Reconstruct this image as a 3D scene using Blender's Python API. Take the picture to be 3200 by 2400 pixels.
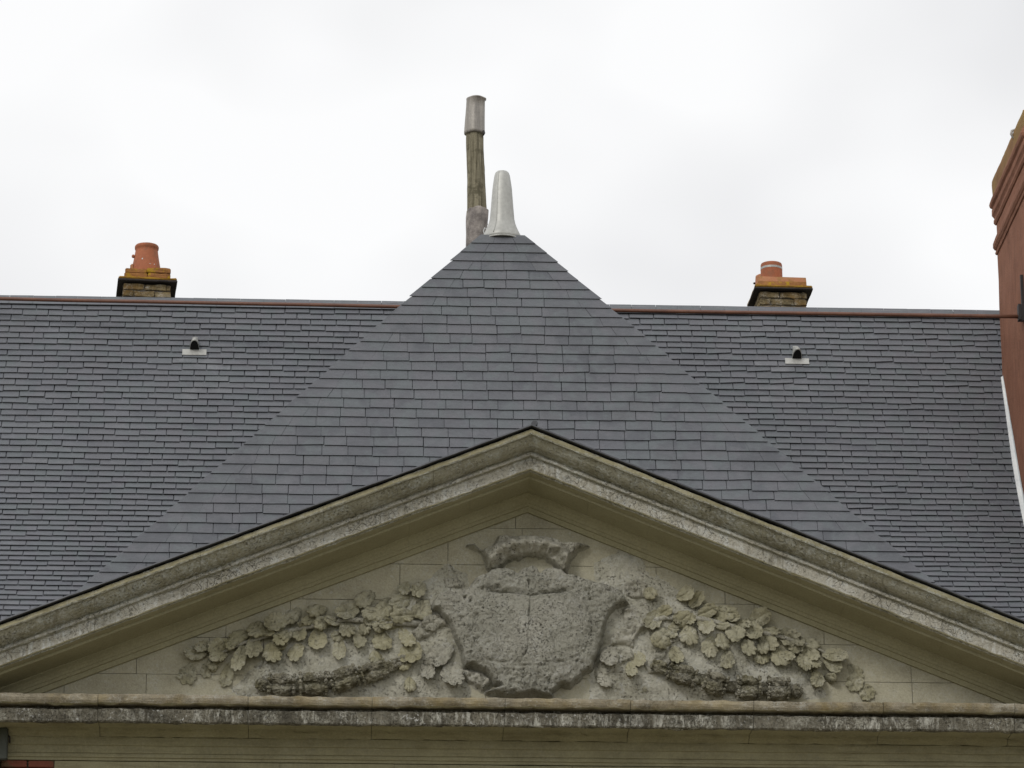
import bpy, bmesh, math, random
import numpy as np
from math import radians, sin, cos, tan, pi
from mathutils import Vector, Matrix, noise as mnoise

for o in list(bpy.data.objects):
    bpy.data.objects.remove(o)
SC = bpy.context.scene
COL = SC.collection
random.seed(7)
RNG = np.random.default_rng(7)

# ------------------------------------------------------------------ camera
FPX = 12500.0                                   # focal length in photo pixels (3200 wide)
PITCH, YAW = radians(18.5), radians(2.6)
CAM = np.array([-1.676, -34.0, 1.6])
FW = np.array([sin(YAW)*cos(PITCH), cos(YAW)*cos(PITCH), sin(PITCH)])
RT = np.array([cos(YAW), -sin(YAW), 0.0])
UP = np.cross(RT, FW)
cd = bpy.data.cameras.new('camera')
cd.sensor_width = 36.0
cd.lens = FPX/3200*36.0
cd.clip_start, cd.clip_end = 0.5, 5000
co = bpy.data.objects.new('camera', cd)
COL.objects.link(co)
co.matrix_world = Matrix(((RT[0], UP[0], -FW[0], CAM[0]), (RT[1], UP[1], -FW[1], CAM[1]),
                          (RT[2], UP[2], -FW[2], CAM[2]), (0, 0, 0, 1)))
SC.camera = co

# ------------------------------------------------------------------ sky and light (bright overcast)
SUN_EL, SUN_AZ = radians(36), radians(-32)      # high, from the front left
W = bpy.data.worlds.new('World')
SC.world = W
W.use_nodes = True
nt = W.node_tree
nt.nodes.clear()
N = nt.nodes.new
out = N('ShaderNodeOutputWorld')
sky = N('ShaderNodeTexSky')
sky.sky_type = 'NISHITA'
sky.sun_disc = False
sky.sun_elevation = SUN_EL
sky.sun_rotation = radians(180)-SUN_AZ
bg_sky = N('ShaderNodeBackground')
bg_sky.inputs['Strength'].default_value = 0.10
nt.links.new(sky.outputs[0], bg_sky.inputs['Color'])
tc = N('ShaderNodeTexCoord')
mp = N('ShaderNodeMapping')
mp.inputs['Location'].default_value = (3.1, 1.7, 0.4)
mp.inputs['Scale'].default_value = (1.0, 1.0, 1.6)
nt.links.new(tc.outputs['Generated'], mp.inputs['Vector'])
nz = N('ShaderNodeTexNoise')
nz.inputs['Scale'].default_value = 6.5
nz.inputs['Detail'].default_value = 3.0
nz.inputs['Roughness'].default_value = 0.45
nt.links.new(mp.outputs[0], nz.inputs['Vector'])
cr = N('ShaderNodeValToRGB')
cr.color_ramp.elements[0].position = 0.34
cr.color_ramp.elements[0].color = (0.80, 0.80, 0.81, 1)
cr.color_ramp.elements[1].position = 0.57
cr.color_ramp.elements[1].color = (1.0, 1.0, 1.0, 1)
nt.links.new(nz.outputs['Fac'], cr.inputs['Fac'])
bg_cl = N('ShaderNodeBackground')
bg_cl.inputs['Strength'].default_value = 1.02
nt.links.new(cr.outputs[0], bg_cl.inputs['Color'])
mx = N('ShaderNodeMixShader')
mx.inputs[0].default_value = 0.95               # the cloud cover
nt.links.new(bg_sky.outputs[0], mx.inputs[1])
nt.links.new(bg_cl.outputs[0], mx.inputs[2])
nt.links.new(mx.outputs[0], out.inputs['Surface'])

sd = bpy.data.lights.new('sun', 'SUN')
sd.energy = 1.1
sd.angle = radians(14)
sd.color = (1.0, 0.97, 0.92)
so = bpy.data.objects.new('sun', sd)
COL.objects.link(so)
sdir = Vector((sin(SUN_AZ)*cos(SUN_EL), -cos(SUN_AZ)*cos(SUN_EL), sin(SUN_EL)))   # towards the sun
so.rotation_euler = sdir.to_track_quat('Z', 'Y').to_euler()
so.location = sdir*60

SC.view_settings.view_transform = 'Standard'
SC.view_settings.look = 'None'
SC.view_settings.exposure = 0.0
SC.view_settings.gamma = 1.0
SC.view_settings.use_curve_mapping = False
SC.render.engine = 'CYCLES'
SC.cycles.max_bounces = 5
SC.cycles.diffuse_bounces = 3


# ------------------------------------------------------------------ measuring helpers
def proj(P):
    d = np.asarray(P, float)-CAM
    w = d @ FW
    return 1600+FPX*(d @ RT)/w, 1200-FPX*(d @ UP)/w


def ray(x, y):
    return FW+RT*(x-1600)/FPX+UP*(1200-y)/FPX


def at(x, y, Y):
    r = ray(x, y)
    return CAM+r*((Y-CAM[1])/r[1])


def on_plane(x, y, P0, n):
    r = ray(x, y)
    return CAM+r*(((np.asarray(P0)-CAM) @ n)/(r @ n))


# ------------------------------------------------------------------ building helpers
def empty(name, loc, label=None, cat=None, group=None, kind=None):
    o = bpy.data.objects.new(name, None)
    COL.objects.link(o)
    o.location = loc
    o.empty_display_size = 0.2
    tag(o, label, cat, group, kind or ('thing' if label else None))
    return o


def tag(o, label=None, cat=None, group=None, kind=None):
    for k, v in (('label', label), ('category', cat), ('group', group), ('kind', kind)):
        if v:
            o[k] = v
    return o


def root_loc(p):
    L = Vector((0, 0, 0))
    while p is not None:
        L = L+p.location
        p = p.parent
    return L


def mesh_data(name, V, Fs, mats, smooth=False, rnd=None, mi=None):
    me = bpy.data.meshes.new(name)
    me.from_pydata([tuple(float(c) for c in v) for v in V], [], [tuple(int(i) for i in f) for f in Fs])
    if not isinstance(mats, (list, tuple)):
        mats = [mats]
    for m in mats:
        me.materials.append(m)
    if mi is not None:
        me.polygons.foreach_set('material_index', np.asarray(mi, np.int32))
    if smooth:
        me.polygons.foreach_set('use_smooth', np.ones(len(me.polygons), bool))
    if rnd is not None:
        a = me.attributes.new('rnd', 'FLOAT', 'FACE')
        a.data.foreach_set('value', np.asarray(rnd, np.float32) if np.ndim(rnd) else np.full(len(me.polygons), rnd, np.float32))
    me.update()
    return me


def link(name, me, parent=None, mw=None):
    """links mesh data whose coordinates are world coordinates (or are placed by mw) under parent"""
    o = bpy.data.objects.new(name, me)
    COL.objects.link(o)
    M = mw if mw is not None else Matrix.Identity(4)
    if parent is not None:
        o.parent = parent
        M = Matrix.Translation(-root_loc(parent)) @ M
    o.matrix_local = M
    return o


def build(name, V, Fs, mats, parent=None, smooth=False, rnd=None, mi=None, fix=True):
    me = mesh_data(name, V, Fs, mats, smooth, rnd, mi)
    if fix:
        bm = bmesh.new()
        bm.from_mesh(me)
        bmesh.ops.recalc_face_normals(bm, faces=bm.faces)
        bm.to_mesh(me)
        bm.free()
    return link(name, me, parent)


def fr(p, sc, octv=4):
    return mnoise.fractal(Vector((p[0]*sc, p[1]*sc, p[2]*sc)), 1.0, 2.0, octv)


BOXF = [(0, 3, 2, 1), (4, 5, 6, 7), (0, 1, 5, 4), (1, 2, 6, 5), (2, 3, 7, 6), (3, 0, 4, 7)]


def box_v(x0, x1, y0, y1, z0, z1):
    return [(x0, y0, z0), (x1, y0, z0), (x1, y1, z0), (x0, y1, z0), (x0, y0, z1), (x1, y0, z1), (x1, y1, z1), (x0, y1, z1)]


def rough_box(name, x0, x1, y0, y1, z0, z1, mat, parent, n=4, amp=0.008, sc=9, bev=0.008, M=None, rnd=None):
    """a bevelled, subdivided, slightly uneven block"""
    bm = bmesh.new()
    bmesh.ops.create_cube(bm, size=1)
    for v in bm.verts:
        v.co = ((x0+x1)/2+v.co.x*(x1-x0), (y0+y1)/2+v.co.y*(y1-y0), (z0+z1)/2+v.co.z*(z1-z0))
    bmesh.ops.bevel(bm, geom=list(bm.edges), offset=bev, segments=2, affect='EDGES')
    if n > 1:
        bmesh.ops.subdivide_edges(bm, edges=[e for e in bm.edges if e.calc_length() > 3*bev], cuts=n, use_grid_fill=True)
    seed = random.random()*50
    for v in bm.verts:
        q = (v.co.x+seed, v.co.y, v.co.z)
        k = fr(q, sc)*amp
        v.co += v.normal*k if v.normal.length > 0 else Vector((0, 0, 0))
    me = bpy.data.meshes.new(name)
    bm.to_mesh(me)
    bm.free()
    me.materials.append(mat)
    if rnd is not None:
        a = me.attributes.new('rnd', 'FLOAT', 'FACE')
        a.data.foreach_set('value', np.full(len(me.polygons), rnd, np.float32))
    return link(name, me, parent, M)


def lathe(name, prof, cx, cy, mat, parent, seg=40, smooth=True, wob=0.0, M=None, close=True, ys=1.0):
    V, Fs = [], []
    for k, (r, z) in enumerate(prof):
        for i in range(seg):
            a = 2*pi*i/seg
            rr = r*(1+wob*mnoise.noise(Vector((cos(a)*2, sin(a)*2, z*4))))
            V.append((cx+rr*cos(a), cy+rr*sin(a)*ys, z))
    for k in range(len(prof)-1):
        for i in range(seg):
            j = (i+1) % seg
            Fs.append((k*seg+i, k*seg+j, (k+1)*seg+j, (k+1)*seg+i))
    if close:
        Fs.append(tuple(range((len(prof)-1)*seg, len(prof)*seg)))
    me = mesh_data(name, V, Fs, mat, smooth)
    o = link(name, me, parent, M)
    return o


def sweep(name, prof, xs, ground, mats, parent, amp=0.0, sc=6, mi=None, closed=True, chip=0.0):
    """profile (projection p, height h) swept along x; ground(x) gives the height of h = 0. caps at the ends."""
    n = len(prof)
    V, Fs, MI = [], [], []
    for x in xs:
        g = ground(x)
        for k, (p, h) in enumerate(prof):
            q = (x, -p, g+h)
            d = fr(q, sc)*amp
            e = 0.0
            if chip:
                c = fr((x+3.3*k, 5.1*k, 2.0), 7.0, 3)
                e = -max(0.0, c-0.25)*chip
            V.append((x, -p-d-e*0.7, g+h+d*0.6+e*0.5))
    m = n if closed else n-1
    for i in range(len(xs)-1):
        for k in range(m):
            k2 = (k+1) % n
            Fs.append((i*n+k, (i+1)*n+k, (i+1)*n+k2, i*n+k2))
            MI.append(mi[k] if mi else 0)
    if closed:
        Fs.append(tuple(range(n)))
        Fs.append(tuple((len(xs)-1)*n+k for k in range(n)))
        MI += [0, 0]
    return build(name, V, Fs, mats, parent, mi=MI)


# ------------------------------------------------------------------ materials
def mat_new(name, rough=0.85, spec=0.3):
    m = bpy.data.materials.new(name)
    m.use_nodes = True
    t = m.node_tree
    b = t.nodes['Principled BSDF']
    b.inputs['Roughness'].default_value = rough
    b.inputs['Specular IOR Level'].default_value = spec
    return m, t, b


class G:
    """small node-graph helper"""
    def __init__(s, t):
        s.t = t
        g = t.nodes.new('ShaderNodeNewGeometry')
        s.pos = g.outputs['Position']
        s.nor = g.outputs['Normal']

    def mapv(s, scale=(1, 1, 1), loc=(0, 0, 0), rot=(0, 0, 0)):
        n = s.t.nodes.new('ShaderNodeMapping')
        n.inputs['Scale'].default_value = scale
        n.inputs['Location'].default_value = loc
        n.inputs['Rotation'].default_value = rot
        s.t.links.new(s.pos, n.inputs['Vector'])
        return n.outputs[0]

    def noise(s, scale, detail=4, rough=0.6, vec=None, dist=0.0):
        n = s.t.nodes.new('ShaderNodeTexNoise')
        n.inputs['Scale'].default_value = scale
        n.inputs['Detail'].default_value = detail
        n.inputs['Roughness'].default_value = rough
        n.inputs['Distortion'].default_value = dist
        s.t.links.new(vec if vec is not None else s.pos, n.inputs['Vector'])
        return n.outputs['Fac']

    def voro(s, scale, vec=None, feature='DISTANCE_TO_EDGE'):
        n = s.t.nodes.new('ShaderNodeTexVoronoi')
        n.feature = feature
        n.inputs['Scale'].default_value = scale
        s.t.links.new(vec if vec is not None else s.pos, n.inputs['Vector'])
        return n.outputs['Distance']

    def ramp(s, fac, stops):
        n = s.t.nodes.new('ShaderNodeValToRGB')
        els = n.color_ramp.elements
        while len(els) < len(stops):
            els.new(0.5)
        for e, (p, c) in zip(els, stops):
            e.position = p
            e.color = (c, c, c, 1) if not isinstance(c, tuple) else (*c, 1)
        s.t.links.new(fac, n.inputs['Fac'])
        return n.outputs['Color']

    def mix(s, fac, a, b, mode='MIX'):
        n = s.t.nodes.new('ShaderNodeMix')
        n.data_type = 'RGBA'
        n.blend_type = mode
        for sock, v in ((n.inputs[0], fac), (n.inputs[6], a), (n.inputs[7], b)):
            if isinstance(v, (int, float)):
                sock.default_value = v
            elif isinstance(v, tuple):
                sock.default_value = (*v, 1)
            else:
                s.t.links.new(v, sock)
        return n.outputs[2]

    def math(s, op, a, b=0.0):
        n = s.t.nodes.new('ShaderNodeMath')
        n.operation = op
        for sock, v in ((n.inputs[0], a), (n.inputs[1], b)):
            if isinstance(v, (int, float)):
                sock.default_value = v
            else:
                s.t.links.new(v, sock)
        return n.outputs[0]

    def attr(s, name):
        n = s.t.nodes.new('ShaderNodeAttribute')
        n.attribute_name = name
        return n.outputs['Fac']

    def bump(s, h, dist, strength=1.0, prev=None):
        n = s.t.nodes.new('ShaderNodeBump')
        n.inputs['Distance'].default_value = dist
        n.inputs['Strength'].default_value = strength
        s.t.links.new(h, n.inputs['Height'])
        if prev is not None:
            s.t.links.new(prev, n.inputs['Normal'])
        return n.outputs[0]


def stone(name, c1, c2, lichen=(0.5, 0.5, 0.46), lich=0.5, soot=(0.05, 0.045, 0.035), soot_amt=0.4, grain=0.004,
          streak=None, ochre=None, crack=0.0, scale=1.0, speck=0.6, rough=0.92, pits=0.0):
    """weathered limestone: two body colours, lichen patches, soot patches, pale specks, fine relief"""
    m, t, b = mat_new(name, rough, 0.2)
    g = G(t)
    body = g.ramp(g.noise(2.2*scale, 5, 0.6), [(0.35, c1), (0.65, c2)])
    fine = g.noise(55*scale, 4, 0.7)
    body = g.mix(0.35, body, g.ramp(fine, [(0.3, 0.35), (0.7, 0.75)]), 'OVERLAY')
    if lich:
        lm = g.math('MULTIPLY', g.ramp(g.noise(5*scale, 6, 0.7), [(0.48, 0.0), (0.62, 1.0)]),
                    g.ramp(g.noise(38*scale, 4, 0.75), [(0.44, 0.0), (0.56, 1.0)]))
        body = g.mix(g.math('MULTIPLY', lm, lich), body, lichen)
    if speck:
        sm = g.math('MULTIPLY', g.ramp(g.noise(24*scale, 3, 0.6, vec=g.mapv(loc=(4, 8, 1))), [(0.6, 0.0), (0.68, 1.0)]),
                    g.ramp(g.noise(3.1*scale, 3, 0.6, vec=g.mapv(loc=(9, 2, 7))), [(0.45, 0.0), (0.6, 1.0)]))
        body = g.mix(g.math('MULTIPLY', sm, speck), body, (0.55, 0.55, 0.52))
    if soot_amt:
        sm = g.math('MULTIPLY', g.ramp(g.noise(4*scale, 6, 0.7, vec=g.mapv(loc=(1, 5, 3))), [(0.46, 0.0), (0.66, 1.0)]),
                    g.ramp(g.noise(30*scale, 4, 0.7, vec=g.mapv(loc=(3, 1, 3))), [(0.35, 0.2), (0.6, 1.0)]))
        body = g.mix(g.math('MULTIPLY', sm, soot_amt), body, soot)
    if streak:
        col, amt, sx, sz = streak
        vm = g.mapv(scale=(sx, sx, sz))
        sm = g.ramp(g.noise(1.0, 4, 0.65, vec=vm), [(0.5, 0.0), (0.64, 1.0)])
        sm = g.math('MULTIPLY', sm, g.ramp(g.noise(1.6*scale, 3, 0.6, vec=g.mapv(loc=(7, 7, 7))), [(0.38, 0.1), (0.6, 1.0)]))
        body = g.mix(g.math('MULTIPLY', sm, amt), body, col)
    if ochre:
        col, amt = ochre
        om = g.ramp(g.noise(2.6*scale, 5, 0.65, vec=g.mapv(loc=(2, 9, 5))), [(0.45, 0.0), (0.7, 1.0)])
        body = g.mix(g.math('MULTIPLY', om, amt), body, col)
    hgt = g.math('ADD', g.noise(60*scale, 5, 0.7), g.math('MULTIPLY', g.noise(14*scale, 4, 0.6), 0.8))
    if pits:
        pm = g.math('MULTIPLY', g.ramp(g.noise(48*scale, 4, 0.7, vec=g.mapv(loc=(6, 2, 2))), [(0.57, 0.0), (0.64, 1.0)]),
                    g.ramp(g.noise(4*scale, 4, 0.65, vec=g.mapv(loc=(2, 6, 2))), [(0.38, 0.25), (0.58, 1.0)]))
        body = g.mix(g.math('MULTIPLY', pm, pits), body, (0.05, 0.045, 0.033))
        hgt = g.math('SUBTRACT', hgt, g.math('MULTIPLY', pm, 1.2*pits))
    if crack:
        cv = g.t.nodes.new('ShaderNodeVectorMath')
        cv.operation = 'ADD'
        nn = g.t.nodes.new('ShaderNodeTexNoise')
        nn.inputs['Scale'].default_value = 6*scale
        g.t.links.new(g.pos, nn.inputs['Vector'])
        sc_ = g.t.nodes.new('ShaderNodeVectorMath')
        sc_.operation = 'SCALE'
        sc_.inputs['Scale'].default_value = 0.16
        g.t.links.new(nn.outputs['Color'], sc_.inputs[0])
        g.t.links.new(g.pos, cv.inputs[0])
        g.t.links.new(sc_.outputs[0], cv.inputs[1])
        vd = g.voro(11*scale, cv.outputs[0])
        cm = g.ramp(vd, [(0.0, 1.0), (0.035, 0.0)])
        cm = g.math('MULTIPLY', cm, g.ramp(g.noise(2.8*scale, 3, 0.6, vec=g.mapv(loc=(5, 5, 1))), [(0.46, 0.0), (0.58, 1.0)]))
        body = g.mix(g.math('MULTIPLY', cm, crack), body, (0.035, 0.03, 0.022))
        hgt = g.math('SUBTRACT', hgt, g.math('MULTIPLY', cm, 1.5*crack))
    t.links.new(body, b.inputs['Base Color'])
    t.links.new(g.bump(hgt, grain, 0.9), b.inputs['Normal'])
    return m


def slate_mat(name, stops, rough=0.5):
    m, t, b = mat_new(name, rough, 0.35)
    g = G(t)
    c = g.ramp(g.attr('rnd'), stops)
    c = g.mix(0.5, c, g.ramp(g.noise(1.3, 4, 0.6), [(0.3, 0.38), (0.7, 0.62)]), 'OVERLAY')
    c = g.mix(g.ramp(g.noise(5.5, 3, 0.55, vec=g.mapv(loc=(3, 1, 9))), [(0.46, 0.0), (0.6, 0.75)]), c, (0.122, 0.136, 0.145))
    c = g.mix(g.ramp(g.noise(4.5, 3, 0.55, vec=g.mapv(loc=(8, 4, 2))), [(0.48, 0.0), (0.62, 0.7)]), c, (0.130, 0.131, 0.146))
    c = g.mix(0.22, c, g.ramp(g.noise(1.0, 4, 0.7, vec=g.mapv(scale=(16, 40, 40))), [(0.3, 0.3), (0.7, 0.72)]), 'OVERLAY')
    c = g.mix(0.22, c, g.ramp(g.noise(130, 2, 0.6), [(0.3, 0.25), (0.7, 0.75)]), 'OVERLAY')
    t.links.new(c, b.inputs['Base Color'])
    t.links.new(g.ramp(g.noise(6, 3, 0.6), [(0.3, rough-0.08), (0.7, rough+0.14)]), b.inputs['Roughness'])
    t.links.new(g.bump(g.noise(28, 5, 0.65, vec=g.mapv(scale=(1, 1.4, 1.4))), 0.003, 0.7), b.inputs['Normal'])
    return m


def plain(name, c1, c2=None, rough=0.6, metal=0.0, sc=6, bump=0.002, spec=0.4, stretch=(1, 1, 1), spots=None):
    m, t, b = mat_new(name, rough, spec)
    b.inputs['Metallic'].default_value = metal
    g = G(t)
    c = g.ramp(g.noise(sc, 5, 0.65, vec=g.mapv(scale=stretch)), [(0.32, c1), (0.68, c2 or c1)])
    c = g.mix(0.25, c, g.ramp(g.noise(sc*9, 3, 0.7), [(0.3, 0.3), (0.7, 0.7)]), 'OVERLAY')
    if spots:
        col, amt, ssc = spots
        c = g.mix(g.math('MULTIPLY', g.ramp(g.noise(ssc, 5, 0.7, vec=g.mapv(loc=(3, 3, 8))), [(0.5, 0.0), (0.6, 1.0)]), amt), c, col)
    t.links.new(c, b.inputs['Base Color'])
    if bump:
        t.links.new(g.bump(g.noise(sc*7, 4, 0.7), bump, 0.8), b.inputs['Normal'])
    return m


SLATE_STOPS = [(0.0, (0.108, 0.114, 0.130)), (0.3, (0.124, 0.130, 0.145)), (0.55, (0.133, 0.137, 0.154)),
               (0.75, (0.125, 0.134, 0.148)), (0.92, (0.138, 0.143, 0.156)), (1.0, (0.28, 0.29, 0.31))]
M_SLATE = slate_mat('wing_slate', SLATE_STOPS, 0.5)
M_SLATE2 = slate_mat('pavilion_slate', [(p, tuple(v*0.84 for v in c)) for p, c in SLATE_STOPS], 0.52)
M_DECK = plain('roof_underlay', (0.03, 0.03, 0.033), (0.045, 0.045, 0.05), 0.9)
M_TYMP = stone('tympanum_stone', (0.34, 0.318, 0.235), (0.42, 0.396, 0.30), lich=0.4, soot_amt=0.25, speck=0.35, grain=0.004, pits=0.25)
M_REL = stone('carved_stone', (0.32, 0.308, 0.25), (0.425, 0.408, 0.34), lichen=(0.47, 0.46, 0.42), lich=0.55, soot_amt=0.5,
              soot=(0.10, 0.092, 0.068), speck=0.55, grain=0.015, crack=0.12, pits=0.8)
M_CART = stone('pitted_grey_stone', (0.29, 0.283, 0.235), (0.37, 0.358, 0.305), lichen=(0.45, 0.445, 0.41), lich=0.5, soot_amt=0.45,
               soot=(0.11, 0.105, 0.08), speck=0.5, grain=0.016, crack=0.15, pits=0.9, scale=1.25)
M_GROUND = stone('rough_pale_plaster', (0.36, 0.345, 0.275), (0.50, 0.485, 0.41), lichen=(0.56, 0.56, 0.52), lich=0.7, soot_amt=0.55,
                 soot=(0.14, 0.13, 0.085), speck=0.6, grain=0.016, pits=0.55)
M_LEAF = stone('carved_leaf_stone', (0.275, 0.26, 0.175), (0.36, 0.343, 0.26), lichen=(0.5, 0.49, 0.42), lich=0.55, soot_amt=0.8, pits=0.55,
               soot=(0.09, 0.082, 0.05), speck=0.3, grain=0.008, ochre=((0.31, 0.275, 0.13), 0.4))
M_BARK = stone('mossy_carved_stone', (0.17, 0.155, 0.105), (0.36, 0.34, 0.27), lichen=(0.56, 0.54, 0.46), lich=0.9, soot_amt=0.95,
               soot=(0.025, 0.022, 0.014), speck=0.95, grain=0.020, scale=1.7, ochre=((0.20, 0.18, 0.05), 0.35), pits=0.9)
M_RAKE = stone('raking_cornice_stone', (0.285, 0.272, 0.20), (0.37, 0.355, 0.28), lichen=(0.50, 0.52, 0.49), lich=0.9, soot_amt=0.5,
               soot=(0.09, 0.083, 0.06), speck=0.95, grain=0.010, streak=((0.55, 0.56, 0.53), 0.85, 30, 6), crack=0.3, pits=0.6)
M_CORONA = stone('pale_crusted_stone', (0.34, 0.32, 0.26), (0.46, 0.44, 0.38), lichen=(0.56, 0.57, 0.54), lich=0.8, soot_amt=0.55,
                 soot=(0.13, 0.12, 0.09), speck=0.85, grain=0.012, streak=((0.60, 0.61, 0.58), 0.8, 26, 5), crack=0.45, pits=0.55)
M_BED = stone('sheltered_stone', (0.295, 0.274, 0.175), (0.33, 0.308, 0.20), lich=0.0, soot_amt=0.12, speck=0.0, grain=0.0015)
M_OCHRE = stone('ochre_lichened_edge', (0.26, 0.235, 0.14), (0.37, 0.34, 0.22), lich=0.5, soot_amt=0.4, speck=0.3, grain=0.006, scale=2)
M_LEDGE = stone('mossy_ledge_stone', (0.20, 0.172, 0.122), (0.31, 0.275, 0.205), lich=0.5, soot_amt=0.65, soot=(0.05, 0.04, 0.02),
                speck=0.4, grain=0.010, ochre=((0.36, 0.27, 0.10), 0.4), scale=1.5)
M_FASC = stone('sooty_cornice_stone', (0.09, 0.082, 0.062), (0.19, 0.175, 0.135), lichen=(0.40, 0.39, 0.33), lich=0.75, soot_amt=0.85,
               soot=(0.028, 0.026, 0.02), speck=0.9, grain=0.014, streak=((0.50, 0.49, 0.43), 0.9, 30, 8), crack=0.3, scale=1.3, pits=0.8)
M_FRIEZE = stone('frieze_stone', (0.265, 0.245, 0.155), (0.32, 0.297, 0.19), lich=0.1, soot_amt=0.25, speck=0.05, grain=0.002,
                 streak=((0.12, 0.10, 0.055), 0.4, 3, 30))
M_ZINC_D = plain('dark_lead', (0.05, 0.052, 0.058), (0.09, 0.092, 0.10), 0.45, 0.3, 5, 0.002)
M_RIDGE = plain('grey_ridge_metal', (0.19, 0.19, 0.20), (0.25, 0.25, 0.26), 0.5, 0.1, 5, 0.002)
M_ZINC = plain('pale_zinc', (0.33, 0.33, 0.31), (0.50, 0.50, 0.475), 0.48, 0.25, 3, 0.0015, 0.5, (1, 1, 0.25))
M_ZINC_OLD = plain('old_zinc', (0.22, 0.205, 0.19), (0.42, 0.39, 0.35), 0.5, 0.2, 5, 0.003, 0.4, (2.5, 2.5, 0.3))
M_FLASH = plain('white_flashing', (0.55, 0.57, 0.58), (0.72, 0.73, 0.72), 0.5, 0.0, 5, 0.002)
M_WOOD = plain('weathered_timber', (0.085, 0.075, 0.048), (0.31, 0.28, 0.20), 0.9, 0, 7, 0.010, 0.2, (6, 6, 0.35), ((0.05, 0.045, 0.025), 0.6, 6))
M_LEADWRAP = plain('torn_lead', (0.11, 0.095, 0.09), (0.38, 0.34, 0.31), 0.6, 0.1, 9, 0.012, 0.4)
M_RUST = plain('brown_painted_iron', (0.105, 0.045, 0.03), (0.17, 0.075, 0.045), 0.5, 0.0, 4, 0.002, 0.4)
M_DARK = plain('dark_iron', (0.02, 0.018, 0.018), (0.035, 0.03, 0.03), 0.6, 0.0)
M_BLACK = plain('vent_shade_black', (0.004, 0.004, 0.004), (0.006, 0.006, 0.006), 0.9, 0.0, bump=0)  # black for the painted shade in the vent hoods
M_POT = plain('terracotta', (0.30, 0.098, 0.046), (0.40, 0.138, 0.066), 0.7, 0, 7, 0.003, 0.3, (1, 1, 0.6), ((0.22, 0.10, 0.055), 0.55, 10))
M_POT_PALE = plain('pale_terracotta', (0.40, 0.17, 0.085), (0.46, 0.22, 0.12), 0.8, 0, 7, 0.004, 0.3, (1, 1, 1), ((0.27, 0.16, 0.05), 0.6, 8))
M_LICHEN = plain('lichened_brick', (0.24, 0.11, 0.045), (0.36, 0.17, 0.058), 0.9, 0, 9, 0.008, 0.2, (1, 1, 1), ((0.40, 0.25, 0.02), 0.9, 11))
M_LICHEN2 = plain('ochre_lichen_slab', (0.30, 0.165, 0.035), (0.42, 0.245, 0.03), 0.9, 0, 12, 0.008, 0.2, (1, 1, 1), ((0.20, 0.11, 0.04), 0.6, 16))
M_CAPDARK = plain('dark_slab', (0.030, 0.025, 0.024), (0.05, 0.043, 0.04), 0.9, 0, 8)  # near-black tone of the oversailing chimney slabs
M_CHBRICK = stone('lichened_stack_brick', (0.14, 0.10, 0.048), (0.26, 0.21, 0.12), lichen=(0.55, 0.52, 0.46), lich=0.75, soot_amt=0.8,
                  soot=(0.04, 0.035, 0.022), speck=0.7, grain=0.01, scale=2.4, ochre=((0.30, 0.16, 0.03), 0.5))
M_MORTAR = plain('dark_mortar', (0.07, 0.06, 0.05), (0.11, 0.10, 0.085), 0.95, 0, 12)
M_RED = stone('red_render', (0.235, 0.108, 0.068), (0.295, 0.14, 0.09), lich=0.0, soot_amt=0.28, soot=(0.12, 0.055, 0.035), speck=0.0,
              grain=0.008, streak=((0.16, 0.07, 0.045), 0.5, 16, 2), crack=0.25)
M_REDTOP = stone('lichened_red_render', (0.25, 0.135, 0.065), (0.30, 0.18, 0.085), lich=0.0, soot_amt=0.3, speck=0.0, grain=0.008,
                 ochre=((0.33, 0.25, 0.07), 0.6))
M_BRICK = plain('red_brick', (0.17, 0.055, 0.038), (0.25, 0.09, 0.06), 0.9, 0, 9, 0.006, 0.2, (1, 1, 1), ((0.13, 0.10, 0.06), 0.8, 5))
M_PIPE = plain('dark_green_paint', (0.045, 0.05, 0.038), (0.06, 0.066, 0.05), 0.5)
M_WALL = stone('wall_render', (0.33, 0.30, 0.22), (0.38, 0.35, 0.27), lich=0.1, soot_amt=0.2, speck=0.0, grain=0.003)


def ground_mat():
    m, t, b = mat_new('gravel_and_lawn', 0.95, 0.2)
    g = G(t)
    lawn = g.ramp(g.noise(0.8, 6, 0.7), [(0.3, (0.10, 0.105, 0.045)), (0.7, (0.15, 0.15, 0.07))])
    grav = g.ramp(g.noise(30, 4, 0.8), [(0.3, (0.24, 0.21, 0.16)), (0.7, (0.38, 0.34, 0.27))])
    c = g.mix(g.ramp(g.noise(0.06, 3, 0.5), [(0.47, 0.0), (0.50, 1.0)]), lawn, grav)
    t.links.new(c, b.inputs['Base Color'])
    t.links.new(g.bump(g.noise(40, 4, 0.7), 0.02), b.inputs['Normal'])
    return m


# ------------------------------------------------------------------ ground
gv, gf = [], []
n = 24
for i in range(n+1):
    for j in range(n+1):
        x, y = (i/n-0.5)*2400, (j/n-0.5)*2400
        gv.append((x, y, 0.0 if math.hypot(x, y) < 150 else fr((x, y, 0), 0.004)*3))
for i in range(n):
    for j in range(n):
        a = i*(n+1)+j
        gf.append((a, a+n+1, a+n+2, a+1))
tag(build('ground', gv, gf, ground_mat(), fix=False), kind='structure')

# ------------------------------------------------------------------ key levels
APEX = at(1645, 1603, 0.0)
ZA = APEX[2]                                    # tympanum apex
Z0 = at(1660, 2184, -0.62)[2]                   # top front edge of the level cornice
SLOPE = 0.402                                   # rake of the pediment
RIDGE_Y = 3.5
ZR = at(1600, 957, RIDGE_Y)[2]                  # main ridge
PAV_Y = 1.66
ZP = at(1568, 738, PAV_Y)[2]                    # top of the pavilion's front slope
HW = 5.45                                       # half width of the frontispiece


def rake_z(x):
    return ZA-abs(x)*SLOPE


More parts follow.
